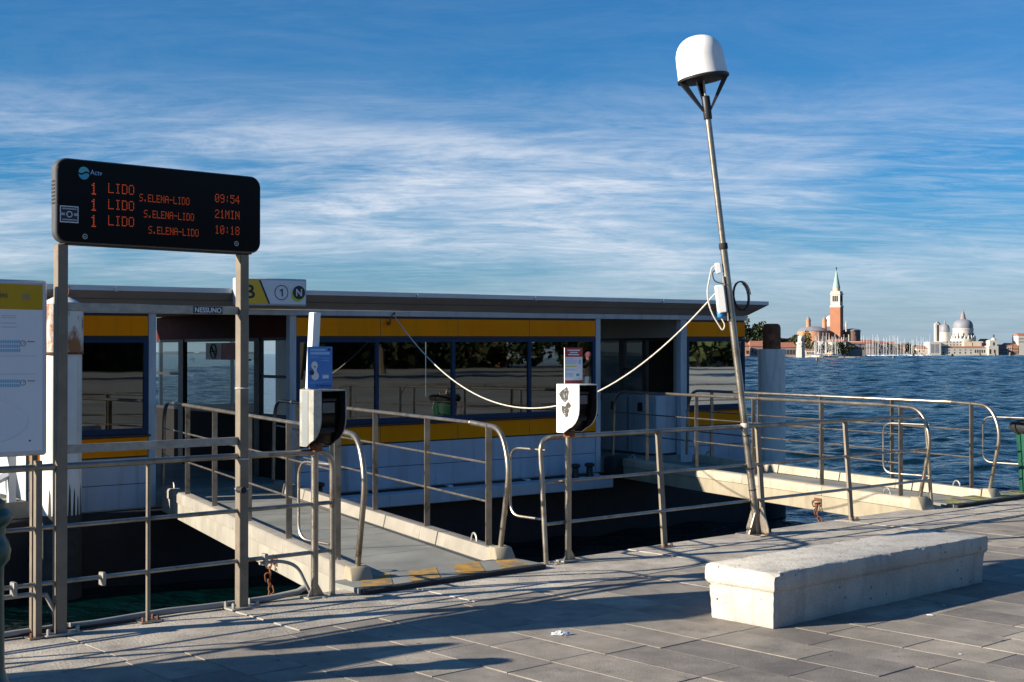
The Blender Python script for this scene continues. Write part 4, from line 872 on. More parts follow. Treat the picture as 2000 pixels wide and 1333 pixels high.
r_, h_ = prof[-1]; cp = [(r_, h_)] + [(0.226*math.cos(R(a))**0.86, 0.20+0.22*math.sin(R(a))**0.92) for a in (70, 76, 82, 87)] + [(0.005, 0.4205)]
mb = MB(); mb.lathe(cp, dc, 40, ax, cap=False); obj('radome_crown', mb, m_domecap, lp)
ax = ax0; sx = ax.cross(Vector((0, 1, 0))).normalized(); sy = ax.cross(sx)
for s in (-1, 1):                                       # foot
    mb = MB(); d = QE*s
    mb.add([base+d*0.03+QN*q+Vector((0, 0, z)) if w == 0 else base+d*0.13+QN*q+Vector((0, 0, z)) for q in (-0.006, 0.006) for w, z in ((0, 0.0), (1, 0.0), (1, 0.02), (0, 0.24))], [(0, 1, 2, 3), (7, 6, 5, 4)]+[(k, (k+1) % 4, 4+(k+1) % 4, 4+k) for k in range(4)]); obj('foot_gusset', mb, m_steel, lp)
for s in (-1, 1):
    mb = MB(); d = QN*s
    mb.add([base+d*w+QE*q+Vector((0, 0, z)) for q in (-0.006, 0.006) for w, z in ((0.03, 0.0), (0.13, 0.0), (0.13, 0.06), (0.06, 0.26), (0.03, 0.26))], [(0, 1, 2, 3, 4), (9, 8, 7, 6, 5)]+[(k, (k+1) % 5, 5+(k+1) % 5, 5+k) for k in range(5)]); obj('foot_gusset', mb, m_steel, lp)
mb = MB(); mb.box(lambda a, b, z: base+QE*a+QN*b+Vector((0, 0, z)), -0.15, 0.15, -0.15, 0.15, 0.0, 0.014); obj('foot_plate', mb, m_steel, lp, bevel=0.003)
AX = lambda a, b, l: base + ax*l + sx*a + sy*b       # along the pole
sgn = -1 if sx.x > 0 else 1
def AL(a, b, l): return base + ax*l + sx*(sgn*a) + Vector((0, -1, 0))*b   # a to the left of the pole
mb = MB(); mb.box(AL, 0.045, 0.125, -0.05, 0.05, 2.10, 2.36); bx1 = obj('junction_box', mb, m_dome, lp, bevel=0.008)
mb = MB(); mb.box(AL, 0.036, 0.045, -0.04, 0.04, 2.02, 2.44); obj('mounting_strip', mb, m_pipe, bx1)
mb = MB(); mb.box(AL, 0.05, 0.10, -0.035, 0.035, 2.47, 2.57); bx2 = obj('junction_box', mb, m_dome, lp, bevel=0.006)
mb = MB(); mb.lathe([(0.03, 0), (0.034, 0.01), (0.034, 0.05), (0.028, 0.06)], AL(0.10, 0, 2.06), 14, ax); obj('blue_plug', mb, MAT('plug_blue', (0.03, 0.22, 0.50), 0.4), lp)
mb = MB(); mb.tube(fillet([AL(0.10, 0, 2.06), AL(0.07, 0.0, 1.98), AL(0.10, 0.0, 1.93), AL(0.19, 0, 2.12), AL(0.21, 0, 2.3), AL(0.13, 0.0, 2.54), AL(0.08, 0, 2.55)], 0.12), 0.008, 6); obj('power_lead', mb, m_rope, lp)
mb = MB(); cc = AL(-0.05, 0, 2.24)
mb.tube([cc + sx*(sgn*(-0.075-0.075*math.cos(a))) + ax*(0.135*math.sin(a)) + Vector((0, 0.004*k, 0)) for k, a in enumerate([R(20*q) for q in range(40)])], 0.0065, 6); obj('cable_coil', mb, m_rubber, lp)
mb = MB(); mb.tube(fillet([AL(0.07, 0, 2.50), AL(0.13, 0, 2.50), AL(0.13, 0, 2.40), AL(0.02, 0.04, 2.36)], 0.06), 0.006, 6); obj('signal_lead', mb, m_rubber, lp)
for l in (0.42, 0.93, 1.02, 0.62):
    mb = MB(); mb.lathe([(0.036, -0.006), (0.037, 0), (0.036, 0.006)], base+ax*l, 16, ax, cap=False); obj('cable_tie', mb, m_rubber, lp)
mb = MB(); mb.lathe([(0.037, -0.02), (0.042, 0), (0.037, 0.02)], base+ax*1.03, 16, ax, cap=False); obj('rope_lashing', mb, m_rope, lp)
# the slack line from the pole to the stage
ra = AL(0.06, 0.0, 2.35); rb = P(3.39, 0.05, 2.175); n = 44; pts = []
for k in range(n+1):
    t = k/n; p = ra.lerp(rb, t); p.z -= 1.19*4*t*(1-t); pts.append(p)
mb = MB(); mb.tube(pts, 0.0075, 6); obj('slack_line', mb, m_rope, loc=rb, label='pale slack line sagging from the leaning pole to the landing stage roof', cat='rope')
mb = MB(); mb.tube(fillet([P(3.39, 0.03, 2.20), P(3.38, 0.07, 2.24), P(3.33, 0.06, 2.19), P(3.31, 0.05, 2.10)], 0.03), 0.008, 6); mb.lathe([(0.02, 0), (0.028, 0.02), (0.02, 0.05)], P(3.30, 0.04, 2.06), 8); obj('hook_eye', mb, m_rust, stage)

# ------------------------------------------------------------------ stone bench
bc = Vector((1.612, 8.23, 0)); BL, BW = 2.51, 0.49
def BF(a, b, z): return bc + QE*a + QN*b + Vector((0, 0, z))
rings = [(0.0, 0.004), (0.015, 0.0), (0.222, -0.010), (0.236, -0.024), (0.25, -0.029), (0.328, -0.030), (0.345, -0.022), (0.352, -0.004)]
mb = MB(); NU, NV = 46, 10; vs = []; per = []
def ringpts(ins, z):
    a0, a1, b0, b1 = ins, BL-ins, ins, BW-ins; out = []
    for i in range(NU): out.append((a0+(a1-a0)*i/NU, b0, z))
    for j in range(NV): out.append((a1, b0+(b1-b0)*j/NV, z))
    for i in range(NU): out.append((a1-(a1-a0)*i/NU, b1, z))
    for j in range(NV): out.append((a0, b1-(b1-b0)*j/NV, z))
    return out
br = random.Random(11); rows = []
dense = []
for (z0, i0), (z1, i1) in zip(rings, rings[1:]):
    k = max(1, int((z1-z0)/0.03))
    dense += [(z0+(z1-z0)*q/k, i0+(i1-i0)*q/k) for q in range(k)]
dense.append(rings[-1])
for ri, (z, ins) in enumerate(dense):
    edge = z > 0.31
    row = []
    for a, b, zz in ringpts(ins, z):
        j = 0.0022 if not edge else 0.005
        chip = br.uniform(0.006, 0.02) if (edge and br.random() < 0.09) else 0
        sa = 1 if a < BL/2 else -1; sb = 1 if b < BW/2 else -1
        row.append(BF(a+br.uniform(-j, j)+sa*chip*0.5, b+br.uniform(-j, j)+sb*chip*0.5, zz-chip*0.5+br.uniform(-j, j)*0.5*(ri > 0)))
    rows.append(row)
M_ = len(rows[0]); vs = [p for r in rows for p in r]; fs = [(i*M_+k, i*M_+(k+1) % M_, (i+1)*M_+(k+1) % M_, (i+1)*M_+k) for i in range(len(rows)-1) for k in range(M_)]
# knocked-off near corner
for q, p in enumerate(vs):
    d = (p-BF(-0.028, -0.028, 0.345)).length
    if d < 0.06: vs[q] = p + (BF(0.3, 0.2, 0.2)-p).normalized()*(0.06-d)*0.75
k0 = (len(rows)-1)*M_
fs.append(tuple(range(k0, k0+M_)))
mb.add(vs, fs); obj('stone_bench', mb, m_bench, loc=bc, label='low white stone block bench with a chipped corner on the paving', cat='bench')

# ------------------------------------------------------------------ green post, bin, litter
gp = Vector((-2.56, 6.5, 0))
mb = MB(); mb.lathe([(0.13, 0.0), (0.13, 0.06), (0.10, 0.10), (0.083, 0.16), (0.078, 0.60), (0.080, 0.66), (0.105, 0.69), (0.111, 0.74), (0.10, 0.78), (0.084, 0.81), (0.086, 0.85), (0.112, 0.875), (0.119, 0.90), (0.112, 0.925), (0.085, 0.945), (0.085, 0.975), (0.05, 1.0), (0.02, 1.01)], gp, 16)
obj('cast_iron_post', mb, m_dgreen, loc=gp, label='dark green cast iron post cut by the left edge of the picture', cat='bollard')
bn = Vector((6.30, 15.98, 0)); tb = thing('litter_bin', 'dark green litter bin with a black bag rim at the right edge', 'litter bin', bn)
mb = MB(); mb.lathe([(0.19, 0.02), (0.20, 0.06), (0.215, 0.40), (0.222, 0.405), (0.222, 0.43), (0.216, 0.435), (0.25, 0.84)], bn, 28); obj('bin_body', mb, m_bingreen, tb)
mb = MB(); mb.lathe([(0.255, 0.74), (0.30, 0.78), (0.315, 0.83), (0.30, 0.875), (0.26, 0.89), (0.235, 0.86), (0.22, 0.70)], bn, 28, cap=False)
mb.v = [tuple(Vector(p)+Vector((random.uniform(-.012, .012), random.uniform(-.012, .012), random.uniform(-.012, .012)))) for p in mb.v]; obj('bag_rim', mb, m_rubber, tb)
mb = MB(); mb.box(Wd, bn.x-0.1, bn.x+0.02, bn.y-0.1, bn.y+0.1, 0.87, 0.94); obj('bin_clip', mb, m_black, tb, bevel=0.01)
mb = MB(); mb.tube([bn+Vector((-0.2, -0.16, 0.78)), bn+Vector((-0.15, -0.2, 0.62))], 0.006, 5); obj('tie_string', mb, m_rope, tb)
lr = random.Random(5)
def scrap(name, px_, py_, s, mat, label, flat=0.35):
    d = EYE*2600/(py_-691); c = Vector(((px_-1000)/2600*d, d, 0.004)); bm = bmesh.new(); bmesh.ops.create_icosphere(bm, subdivisions=3, radius=1)
    me = bpy.data.meshes.new(name)
    for v in bm.verts: v.co = Vector((v.co.x*s*(1+lr.uniform(-.35, .35)), v.co.y*s*0.45*(1+lr.uniform(-.4, .4)), max(v.co.z, -0.1)*s*flat*(1+lr.uniform(-.5, .5))+0.1*s*flat))
    bm.to_mesh(me); bm.free(); me.materials.append(mat); o = bpy.data.objects.new(name, me); COL.objects.link(o); o.location = c; o.rotation_euler = (0, 0, lr.uniform(-.6, .3)); tag(o, label, 'litter')
scrap('crumpled_foil', 1095, 1240, 0.055, m_foil, 'crumpled silver foil lying on the paving left of the bench')
scrap('paper_scrap', 1815, 1202, 0.022, m_paper, 'larger white paper scrap on the paving in front of the bench', 0.15)
scrap('paper_scrap', 1842, 1183, 0.012, m_paper, 'small white paper scrap in the shadow in front of the bench', 0.15)
scrap('paper_scrap', 1874, 1278, 0.010, m_paper, 'tiny white paper scrap on the paving near the lower right corner', 0.15)
scrap('paper_scrap', 1010, 1122, 0.018, m_rubber, 'flat dark scrap beside the end of the striped flap', 0.12)
for px_, py_, lab in ((1078, 1100, 'leftmost broken stone chip between the railing end and the white sided validator'), (1086, 1104, 'middle broken stone chip between the railing end and the white sided validator'), (1096, 1099, 'rightmost broken stone chip between the railing end and the white sided validator'), (632, 1170, 'broken stone chip beside the galvanized validator foot')):
    scrap('stone_chip', px_, py_, 0.018, m_conc, lab, 0.6)
# ------------------------------------------------------------------ far shore
f_brick = MAT('far_brick', (0.36, 0.15, 0.08), 0.85, 0, 0.12, 0.2)
f_brick2 = MAT('far_pale_brick', (0.46, 0.24, 0.14), 0.85, 0, 0.12, 0.2)
f_stone = MAT('far_white_stone', (0.50, 0.475, 0.42), 0.8, 0, 0.08, 0.2)
f_cream = MAT('far_cream_plaster', (0.62, 0.50, 0.36), 0.85, 0, 0.1, 0.2)
f_pink = MAT('far_pink_plaster', (0.60, 0.36, 0.28), 0.85, 0, 0.1, 0.2)
f_lead = MAT('far_lead_roof', (0.23, 0.235, 0.26), 0.6, 0, 0.1, 0.3)
f_copper = MAT('far_green_copper', (0.29, 0.43, 0.37), 0.6, 0, 0.1, 0.3)
f_tile = MAT('far_red_tiles', (0.34, 0.13, 0.075), 0.85, 0, 0.15, 0.3)
f_dark = MAT('far_dark_opening', (0.03, 0.03, 0.035), 0.8)
f_grey = MAT('far_grey_wall', (0.25, 0.21, 0.20), 0.85, 0, 0.15, 0.2)
f_boat = MAT('boat_white', (0.6, 0.59, 0.56), 0.5)
f_mast = MAT('mast_alloy', (0.62, 0.61, 0.58), 0.5)
f_sailb = MAT('sail_cover_blue', (0.10, 0.16, 0.28), 0.8)
f_wood = MAT('old_timber', (0.22, 0.17, 0.12), 0.9, 0, 0.2, 2)
f_leaf = MAT('far_foliage', (0.055, 0.075, 0.028), 0.9, 0, 0.5, 0.25)
f_leaf2 = MAT('far_autumn_foliage', (0.16, 0.11, 0.03), 0.9, 0, 0.4, 0.25)
f_parkleaf = MAT('park_foliage', (0.020, 0.027, 0.011), 0.95, 0, 0.5, 0.25, spec=0.1)
f_bark = MAT('bark', (0.09, 0.07, 0.05), 0.95)
m_bankstone = MAT('far_bank_stone', (0.45, 0.42, 0.36), 0.9, 0, 0.2, 0.2)
def at(px, py, D): return Vector(((px-1000)/2600*D, D, EYE+(691-py)/2600*D))
def X(px, D): return (px-1000)/2600*D
def ZZ(py, D): return EYE+(691-py)/2600*D
def fbox(name, mat, parent, px0, px1, y0, y1, D, depth, rot=0.0, dd=0.0):
    D = D+dd; dd = 0.0; x0, x1 = X(px0, D), X(px1, D); c = Vector(((x0+x1)/2, D+dd+depth/2, 0)); cr, sr = math.cos(rot), math.sin(rot)
    F = lambda a, b, z: Vector((c.x+a*cr-b*sr, c.y+a*sr+b*cr, z))
    mb = MB(); mb.box(F, -(x1-x0)/2, (x1-x0)/2, -depth/2, depth/2, ZZ(y1, D), ZZ(y0, D)); return obj(name, mb, mat, parent, smooth=False)
def froof(name, mat, parent, px0, px1, yb, yr, D, depth, hip=0.15, ov=0.4):
    x0, x1 = X(px0, D)-ov, X(px1, D)+ov; zb, zr = ZZ(yb, D), ZZ(yr, D); h = (x1-x0)*hip
    mb = MB(); mb.add([(x0, D-ov, zb), (x1, D-ov, zb), (x1, D+depth+ov, zb), (x0, D+depth+ov, zb), (x0+h, D+depth/2, zr), (x1-h, D+depth/2, zr)], [(0, 1, 5, 4), (1, 2, 5), (2, 3, 4, 5), (3, 0, 4), (3, 2, 1, 0)]); return obj(name, mb, mat, parent, smooth=False)
def flathe(name, mat, parent, px, D, dd, prof, n=24):       # prof of (radius in px, y)
    D = D+dd; k = D/2600; mb = MB(); mb.lathe([(r*k, ZZ(y, D)) for r, y in prof], Vector((X(px, D), D, 0)), n); return obj(name, mb, mat, parent)
def fwin(parent, D, pts, w, h, dd=-0.25, name='window', mat=None):
    for px, y in pts:
        mb = MB(); x = X(px, D); k = D/2600; mb.box(Wd, x-w*k/2, x+w*k/2, D+dd, D+dd+0.3, ZZ(y+h/2, D), ZZ(y-h/2, D)); obj(name, mb, mat or f_dark, parent, smooth=False)
def bank(name, px0, px1, D, depth, top=0.9):
    mb = MB(); mb.box(Wd, X(px0, D), X(px1, D), D-2, D+depth, WATER-2, WATER+top); obj(name, mb, m_bankstone, kind='structure', smooth=False)
DS = 800; DG = 2300
bank('island_ground', 1380, 1700, DS, 220); bank('far_island_ground', 1660, 1822, 1250, 200, 1.2); bank('dogana_ground', 1812, 1956, DG, 300, 1.0); bank('san_marco_ground', 1950, 2300, 2400, 400, 1.0)
BASE = 704
# bell tower: square, turned a little so that its sunlit left face and shaded right face both show
tw = thing('bell_tower', 'tall square brick bell tower with white belfry and green conical spire', 'bell tower', at(1634, 700, DS+60)); D = DS+60; k = D/2600
def TW(name, mat, half, y0, y1, par=tw):
    c = Vector((X(1634.3, D), D, 0)); a = R(-31); hw = half*k
    F = lambda p, q, z: Vector((c.x+p*math.cos(a)-q*math.sin(a), c.y+p*math.sin(a)+q*math.cos(a), z))
    mb = MB(); mb.box(F, -hw, hw, -hw, hw, ZZ(y1, D), ZZ(y0, D)); return obj(name, mb, mat, par, smooth=False), F, hw
TW('shaft', f_brick, 10.0, 601, BASE)
TW('cornice', f_stone, 10.6, 597.5, 601)
bf, F, hw = TW('belfry', f_stone, 9.3, 576, 597.5)
for s in (-1, 0, 1):
    for wall in (0, 1):
        p = s*hw*0.42; mb = MB(); w = hw*0.15
        if wall == 0: mb.box(F, p-w, p+w, -hw-0.15, -hw+0.3, ZZ(589.5, D), ZZ(578.5, D))
        else: mb.box(F, hw-0.3, hw+0.15, p-w, p+w, ZZ(589.5, D), ZZ(578.5, D))
        obj('bell_opening', mb, f_dark, bf, smooth=False)
TW('upper_cornice', f_stone, 10.2, 573.5, 576); TW('balustrade', f_cream, 9.0, 569.5, 573.5)
flathe('drum', f_cream, tw, 1634, D, 0, [(7.0, 569.5), (7.0, 561.5)], 20)
flathe('spire', f_copper, tw, 1634, D, 0, [(7.6, 561.5), (6.6, 559), (1.0, 530), (0.5, 529)], 20)
flathe('finial', f_dark, tw, 1634, D, 0, [(0.5, 530), (0.7, 527), (1.3, 524), (0.6, 521.5)], 8)
# church
ch = thing('church', 'brick church with grey roofs and two small turrets left of the bell tower', 'church', at(1600, 700, DS+50)); D = DS+45
flathe('apse', f_brick2, ch, 1587, D, 14, [(29, BASE), (29, 647)], 28); flathe('apse_roof', f_lead, ch, 1587, D, 14, [(30, 647), (22, 641), (6, 638.5), (1, 638)], 28)
fbox('nave', f_grey, ch, 1590, 1665, 648, BASE, D, 30, 0, 24); froof('nave_roof', f_lead, ch, 1590, 1665, 648, 637, D+24, 30, 0.1)
for px_, yt in ((1579, 617), (1610.5, 614)):
    o = flathe('turret', f_brick2, ch, px_, D, 20, [(4.6, 652), (4.4, 628), (5.0, 627.5), (5.0, 626)], 12); flathe('turret_cap', f_grey, o, px_, D, 20, [(4.8, 626), (3.6, 622.5), (1.2, 620), (0.4, yt)], 12)
flathe('dome', f_stone, ch, 1621, D, 45, [(11, 645), (11, 634), (10.2, 627), (7.5, 621), (3.5, 617.5), (0.5, 616)], 24)
flathe('right_chapel', MAT('far_brown_wall', (0.22, 0.13, 0.10), 0.9), ch, 1664, D, 18, [(16, BASE), (16, 648)], 24); flathe('right_chapel_roof', f_grey, ch, 1664, D, 18, [(16.8, 648), (16.8, 645.5), (13, 643.5), (1, 642)], 24)
flathe('statue', f_stone, ch, 1652.8, D, 10, [(1.6, 648), (1.2, 640), (1.7, 634), (0.8, 630), (0.9, 628), (0.3, 626.5)], 8)
fbox('monastery_wall', f_cream, ch, 1600, 1684, 667, BASE, D-6, 6); 
# small white lighthouse
lh = thing('lighthouse', 'small white two tier lighthouse at the marina entrance', 'lighthouse', at(1564, 701, DS-25)); D = DS-25
flathe('base', f_stone, lh, 1564, D, 0, [(10.5, 703), (9.8, 699.5)], 8); flathe('tower', f_stone, lh, 1564, D, 0, [(9.0, 700), (7.8, 672)], 8)
flathe('gallery', f_stone, lh, 1564, D, 0, [(9.2, 672), (9.4, 669.5)], 8); lt = flathe('lantern', f_stone, lh, 1564.5, D, 0, [(6.6, 669.5), (6.2, 659)], 8); flathe('lantern_cap', f_stone, lt, 1564.5, D, 0, [(6.8, 659), (5.5, 656.5), (1, 655.5)], 8)
fwin(lh, D-8.4*D/2600, [(1566, 677), (1567, 691)], 2.0, 3.4); fwin(lt, D-6.3*D/2600, [(1566, 664)], 2.6, 6.0)
# houses on the island, left to right
def house(label, wall, roofm, px0, px1, ye, yr, D, depth, wins, ww=2.2, wh=4, hip=0.12, base=BASE, name='waterfront_house'):
    t = thing(name, label, 'house', at((px0+px1)/2, base-2, D), 'waterfront houses'); fbox('wall', wall, t, px0, px1, ye, base, D, depth); froof('roof', roofm, t, px0, px1, ye, yr, D, depth, hip); fwin(t, D, wins, ww, wh); return t
house('orange brick boathouse with red tiled roof beside the rusty pile', f_brick2, f_tile, 1420, 1464, 676, 668, DS, 14, [(1459, 688)], 3, 6)
house('low red roofed house in shade behind the rusty topped pile', f_grey, f_tile, 1466, 1500, 677, 666, DS+14, 18, [(1470, 686), (1476, 689)], 2.4, 6)
house('long grey arcade building with red roof left of the lighthouse', f_grey, f_tile, 1500, 1556, 679, 669, DS+10, 16, [(1526+6*k, 688) for k in range(5)], 3.2, 9, 0.05)
house('long low orange building with dark roof behind the arcade', f_brick2, f_grey, 1500, 1560, 664, 660.5, DS+60, 20, [(1528+5*k, 666) for k in range(6)], 1.2, 1.6, 0.03)
house('dark brick warehouse row behind the masts right of the church', f_grey, f_tile, 1680, 1708, 670, 664, 1255, 20, [(1684+5*k, 680) for k in range(5)], 1.5, 3, 0.05, 696)
house('reddish warehouse with dark roof among the masts', f_grey, f_tile, 1709, 1731, 670, 666, 1262, 20, [(1712+5*k, 680) for k in range(4)], 1.5, 3, 0.05, 696)
house('low brown warehouse at the end of the mast row', f_grey, f_tile, 1732, 1752, 673, 668, 1268, 20, [(1735+5*k, 682) for k in range(4)], 1.5, 3, 0.05, 696)
house('small orange roofed house between trees behind the marina', f_brick2, f_tile, 1754, 1768, 676, 672, 1270, 20, [(1757, 683), (1763, 683)], 1.5, 3, 0.1, 696)
house('tiny cream house with brown roof behind the marina trees', f_cream, f_tile, 1790, 1812, 681, 675, 1275, 20, [(1795, 686), (1803, 686)], 1.5, 3, 0.1, 696)
house('cream monastery wing with red roof at the foot of the bell tower', f_cream, f_tile, 1624, 1652, 668, 662, DS+30, 14, [(1627+4*k, 676) for k in range(6)], 1.6, 3, 0.06)
house('grey monastery wing right of the bell tower under the round chapel', f_grey, f_tile, 1652, 1690, 672, 667, DS+34, 14, [(1655+5*k, 680) for k in range(7)], 1.6, 3, 0.06)
house('low white boathouse between the lighthouse and the church', f_cream, f_tile, 1573, 1592, 684, 679, DS+4, 10, [(1577+5*k, 690) for k in range(3)], 2, 4, 0.08)
# trees
leafr = random.Random(21)
def leaf_mass(c, rx, ry, rz, n, size, lobes=9):
    mb = MB(); cs = [(leafr.gauss(0, 0.42), leafr.gauss(0, 0.42), leafr.gauss(0, 0.38), leafr.uniform(0.32, 0.6)) for _ in range(lobes)]
    for _ in range(n):
        lx, ly, lz, lr_ = leafr.choice(cs); d = Vector((leafr.gauss(0, 1), leafr.gauss(0, 1), leafr.gauss(0, 1))).normalized()*lr_*leafr.uniform(0.65, 1.0)
        p = Vector((c[0]+(lx+d.x)*rx, c[1]+(ly+d.y)*ry, c[2]+(lz+d.z)*rz)); a = Vector((leafr.gauss(0, 1), leafr.gauss(0, 1), leafr.gauss(0, 1))).normalized(); b = a.orthogonal().normalized()*size*leafr.uniform(.6, 1.3); cc = a.cross(b)*leafr.uniform(.5, 1)
        mb.quad(p-b-cc*0.4, p+b*0.2-cc, p+b+cc*0.5, p-b*0.3+cc)
    return mb
def tree(name, label, base, h, r, mat, n=900, size=0.5, group='trees on the far shore', cat='tree'):
    t = thing(name, label, cat, base, group); b = Vector(base)
    mb = MB(); mb.tube([b-Vector((0, 0, 0.5)), b+Vector((0.1*r, 0, h*0.35)), b+Vector((0, 0.05*r, h*0.7))], 0.3, 7, rs=[h*0.035, h*0.025, h*0.01]); obj('trunk', mb, f_bark, t)
    mb = MB()
    for k in range(4):
        a = k*1.6; mb.tube([b+Vector((0, 0, h*(0.3+0.07*k))), b+Vector((r*0.55*math.cos(a), r*0.55*math.sin(a), h*(0.52+0.08*k)))], 0.1, 5, rs=[h*0.014, h*0.005])
    obj('limb', mb, f_bark, t)
    obj('crown', leaf_mass((b.x, b.y, b.z+h*0.62), r, r, h*0.42, n, size), mat, t, smooth=False); return t
g0 = Vector((0, 0, WATER+0.9))
def tb(px, D): return Vector((X(px, D), D, WATER+0.9))
tree('broadleaf_tree', 'leftmost broad dark tree against the roof corner of the landing stage', tb(1452, 850), 23.5, 8, f_leaf, 1500, 0.75)
tree('broadleaf_tree', 'rounded dark tree rising over the red roofs beside the rusty pile', tb(1470, 856), 22, 7, f_leaf, 1500, 0.75)
tree('broadleaf_tree', 'lower olive tree just left of the rusty pile top', tb(1488, 852), 21, 6.5, f_leaf, 1300, 0.75)
tree('broadleaf_tree', 'low dark tree clump over the roofs right of the rusty pile', tb(1538, 858), 13, 7, f_leaf, 900, 0.75)
tree('broadleaf_tree', 'small olive tree left of the church apse', tb(1556, 850), 14, 5, f_leaf, 700, 0.7)
tree('broadleaf_tree', 'yellowing tree in front of the church apse behind the lighthouse', tb(1576, 820), 15.5, 4.5, f_leaf2, 800, 0.6)
tree('cypress_tree', 'small dark cypress beside the lighthouse', tb(1580, 808), 9, 2.2, f_leaf, 500, 0.5)
for k, (px_, h) in enumerate(((1597, 8), (1612, 9), (1627, 8), (1641, 9), (1655, 8.5))):
    tree('garden_tree', ('first', 'second', 'third', 'fourth', 'fifth')[k]+' low garden tree behind the masts, counted from the lighthouse towards the bell tower', tb(px_, 822), h, 4.5, f_leaf, 450, 0.6, 'garden trees behind the marina')
for k, (px_, h) in enumerate(((1697, 14), (1768, 11), (1775, 14), (1782, 10), (1789, 10))):
    tree('shore_tree', ('round dark tree above the warehouse roofs', 'low tree right of the small orange house', 'tall narrow dark tree behind the marina', 'dark tree right of the tall narrow one', 'low dark tree before the cream house')[k], tb(px_, 1285), h, 5.0 if k != 2 else 2.8, f_leaf, 500, 0.8)
# marina boats
br = random.Random(17)
def boat_meshes(L, mast):
    hull = MB(); st = [(-0.5, 0.55, 0.0), (-0.25, 0.95, 0), (0.05, 1.0, 0), (0.3, 0.7, 0.03), (0.5, 0.03, 0.12)]; w = L*0.15; rows = []
    for s, f, up_ in st: rows.append([Vector((s*L, -w*f, 1.1+up_*L*0.2)), Vector((s*L, -w*f*0.8, 0.0)), Vector((s*L*0.94, 0, -0.35)), Vector((s*L, w*f*0.8, 0.0)), Vector((s*L, w*f, 1.1+up_*L*0.2))])
    hull.add([p for r in rows for p in r], [(i*5+k, i*5+k+1, (i+1)*5+k+1, (i+1)*5+k) for i in range(4) for k in range(4)] + [(i*5, (i+1)*5, (i+1)*5+4, i*5+4) for i in range(4)] + [(0, 1, 2, 3, 4)])
    cabn = MB(); cabn.add([(x, y, z) for z, sc in ((1.1, 1), (1.75, 0.75)) for x, y in ((-0.15*L, -w*0.6*sc), (0.22*L*sc, -w*0.5*sc), (0.22*L*sc, w*0.5*sc), (-0.15*L, w*0.6*sc))], [(4, 5, 6, 7)]+[(k, (k+1) % 4, 4+(k+1) % 4, 4+k) for k in range(4)])
    ms = MB(); ms.tube([(0.06*L, 0, 1.0), (0.06*L, 0, mast)], 0.2, 6, rs=[0.15, 0.11]); ms.tube([(0.06*L, -1.0, mast*0.62), (0.06*L, 1.0, mast*0.62)], 0.06, 4)
    bm_ = MB(); bm_.tube([(0.05*L, 0, 2.3), (-0.38*L, 0, 2.4)], 0.22, 6, rs=[0.26, 0.16])
    sty = MB(); sty.tube([(0.49*L, 0, 1.3), (0.06*L, 0, mast*0.97)], 0.035, 3); sty.tube([(-0.49*L, 0, 1.1), (0.06*L, 0, mast*0.97)], 0.035, 3)
    out = []
    for nm, m_, mt in (('boat_hull', hull, f_boat), ('cabin', cabn, f_boat), ('mast', ms, f_mast), ('furled_sail', bm_, f_sailb), ('rigging', sty, f_mast)):
        me = bpy.data.meshes.new(nm); me.from_pydata([tuple(p) for p in m_.v], [], m_.f); me.materials.append(mt); out.append((nm, me))
    return out
kinds = [boat_meshes(9, 11), boat_meshes(10, 13), boat_meshes(11, 15), boat_meshes(12, 17), boat_meshes(8.5, 9.5), boat_meshes(14, 20)]
def sailboat(px, D, kind, label):
    t = thing('sailboat', label, 'sailboat', (X(px, D), D, WATER), 'sailboats moored in the marina')
    t.rotation_euler = (0, 0, R(br.choice((90, 75, 105, 60, 15, -20, 88))+br.uniform(-8, 8)))
    for nm, me in kinds[kind]:
        o = bpy.data.objects.new(nm, me); COL.objects.link(o); o.parent = t
spots = []
for i in range(44): spots.append((1590+i*2.3+br.uniform(-1.2, 1.2), 745+i*3.9+br.uniform(-12, 12), br.choice((0, 1, 1, 2, 2, 4))))
for i in range(27): spots.append((1694+i*4.75+br.uniform(-2, 2), 960+i*8+br.uniform(-15, 15), br.choice((1, 2, 2, 3, 3))))
spots.append((1816.5, 1180, 5)); spots.append((1781, 1100, 2))
for px_, D, kd in spots: sailboat(px_, D, kd, 'sailboat with the tallest bare mast at the right end of the marina' if px_ == 1816.5 else 'white sailboat moored in the row of bare masts before the island church' if px_ < 1692 else 'white sailboat moored in the sparser row of masts right of the church')
mb = MB(); mb.box(Wd, X(1590, 735), X(1700, 935)-20, 735, 737.5, WATER-0.5, WATER+0.55); obj('marina_pontoon', mb, f_grey, loc=(X(1590, 735), 735, WATER), label='low dark floating pontoon along the front of the marina', cat='pontoon')
for px_, y in ((1595.5, 706), (1745, 702), (1783, 697.5), (1799, 697), (1860, 699), (1913, 694.5), (1943, 697.5), (1973, 693.8)):
    D = (EYE-WATER)*2600/(y-691+0.01); D = min(D, 1500); t = thing('mooring_posts', {1595.5: 'timber channel posts in front of the lighthouse marina', 1745: 'nearest timber channel posts in the water before the masts', 1783: 'left of two timber posts at the right end of the marina', 1799: 'right of two timber posts at the right end of the marina', 1860: 'timber channel posts in front of the customs house', 1913: 'faint timber post before the right part of the customs house', 1943: 'timber posts in the water below the customs tower', 1973: 'rightmost timber post in front of the shaded buildings'}[px_], 'channel posts', (X(px_, D), D, WATER), 'timber channel posts')
    for a in (0, 2.1, 4.2):
        b = Vector((X(px_, D), D, 0)); s = D/600
        mb = MB(); mb.tube([b+Vector((0.7*s*math.cos(a), 0.7*s*math.sin(a), WATER-1)), b+Vector((0.22*s*math.cos(a), 0.22*s*math.sin(a), WATER+1.7*s))], 0.2*s, 7); obj('post', mb, f_wood, t)
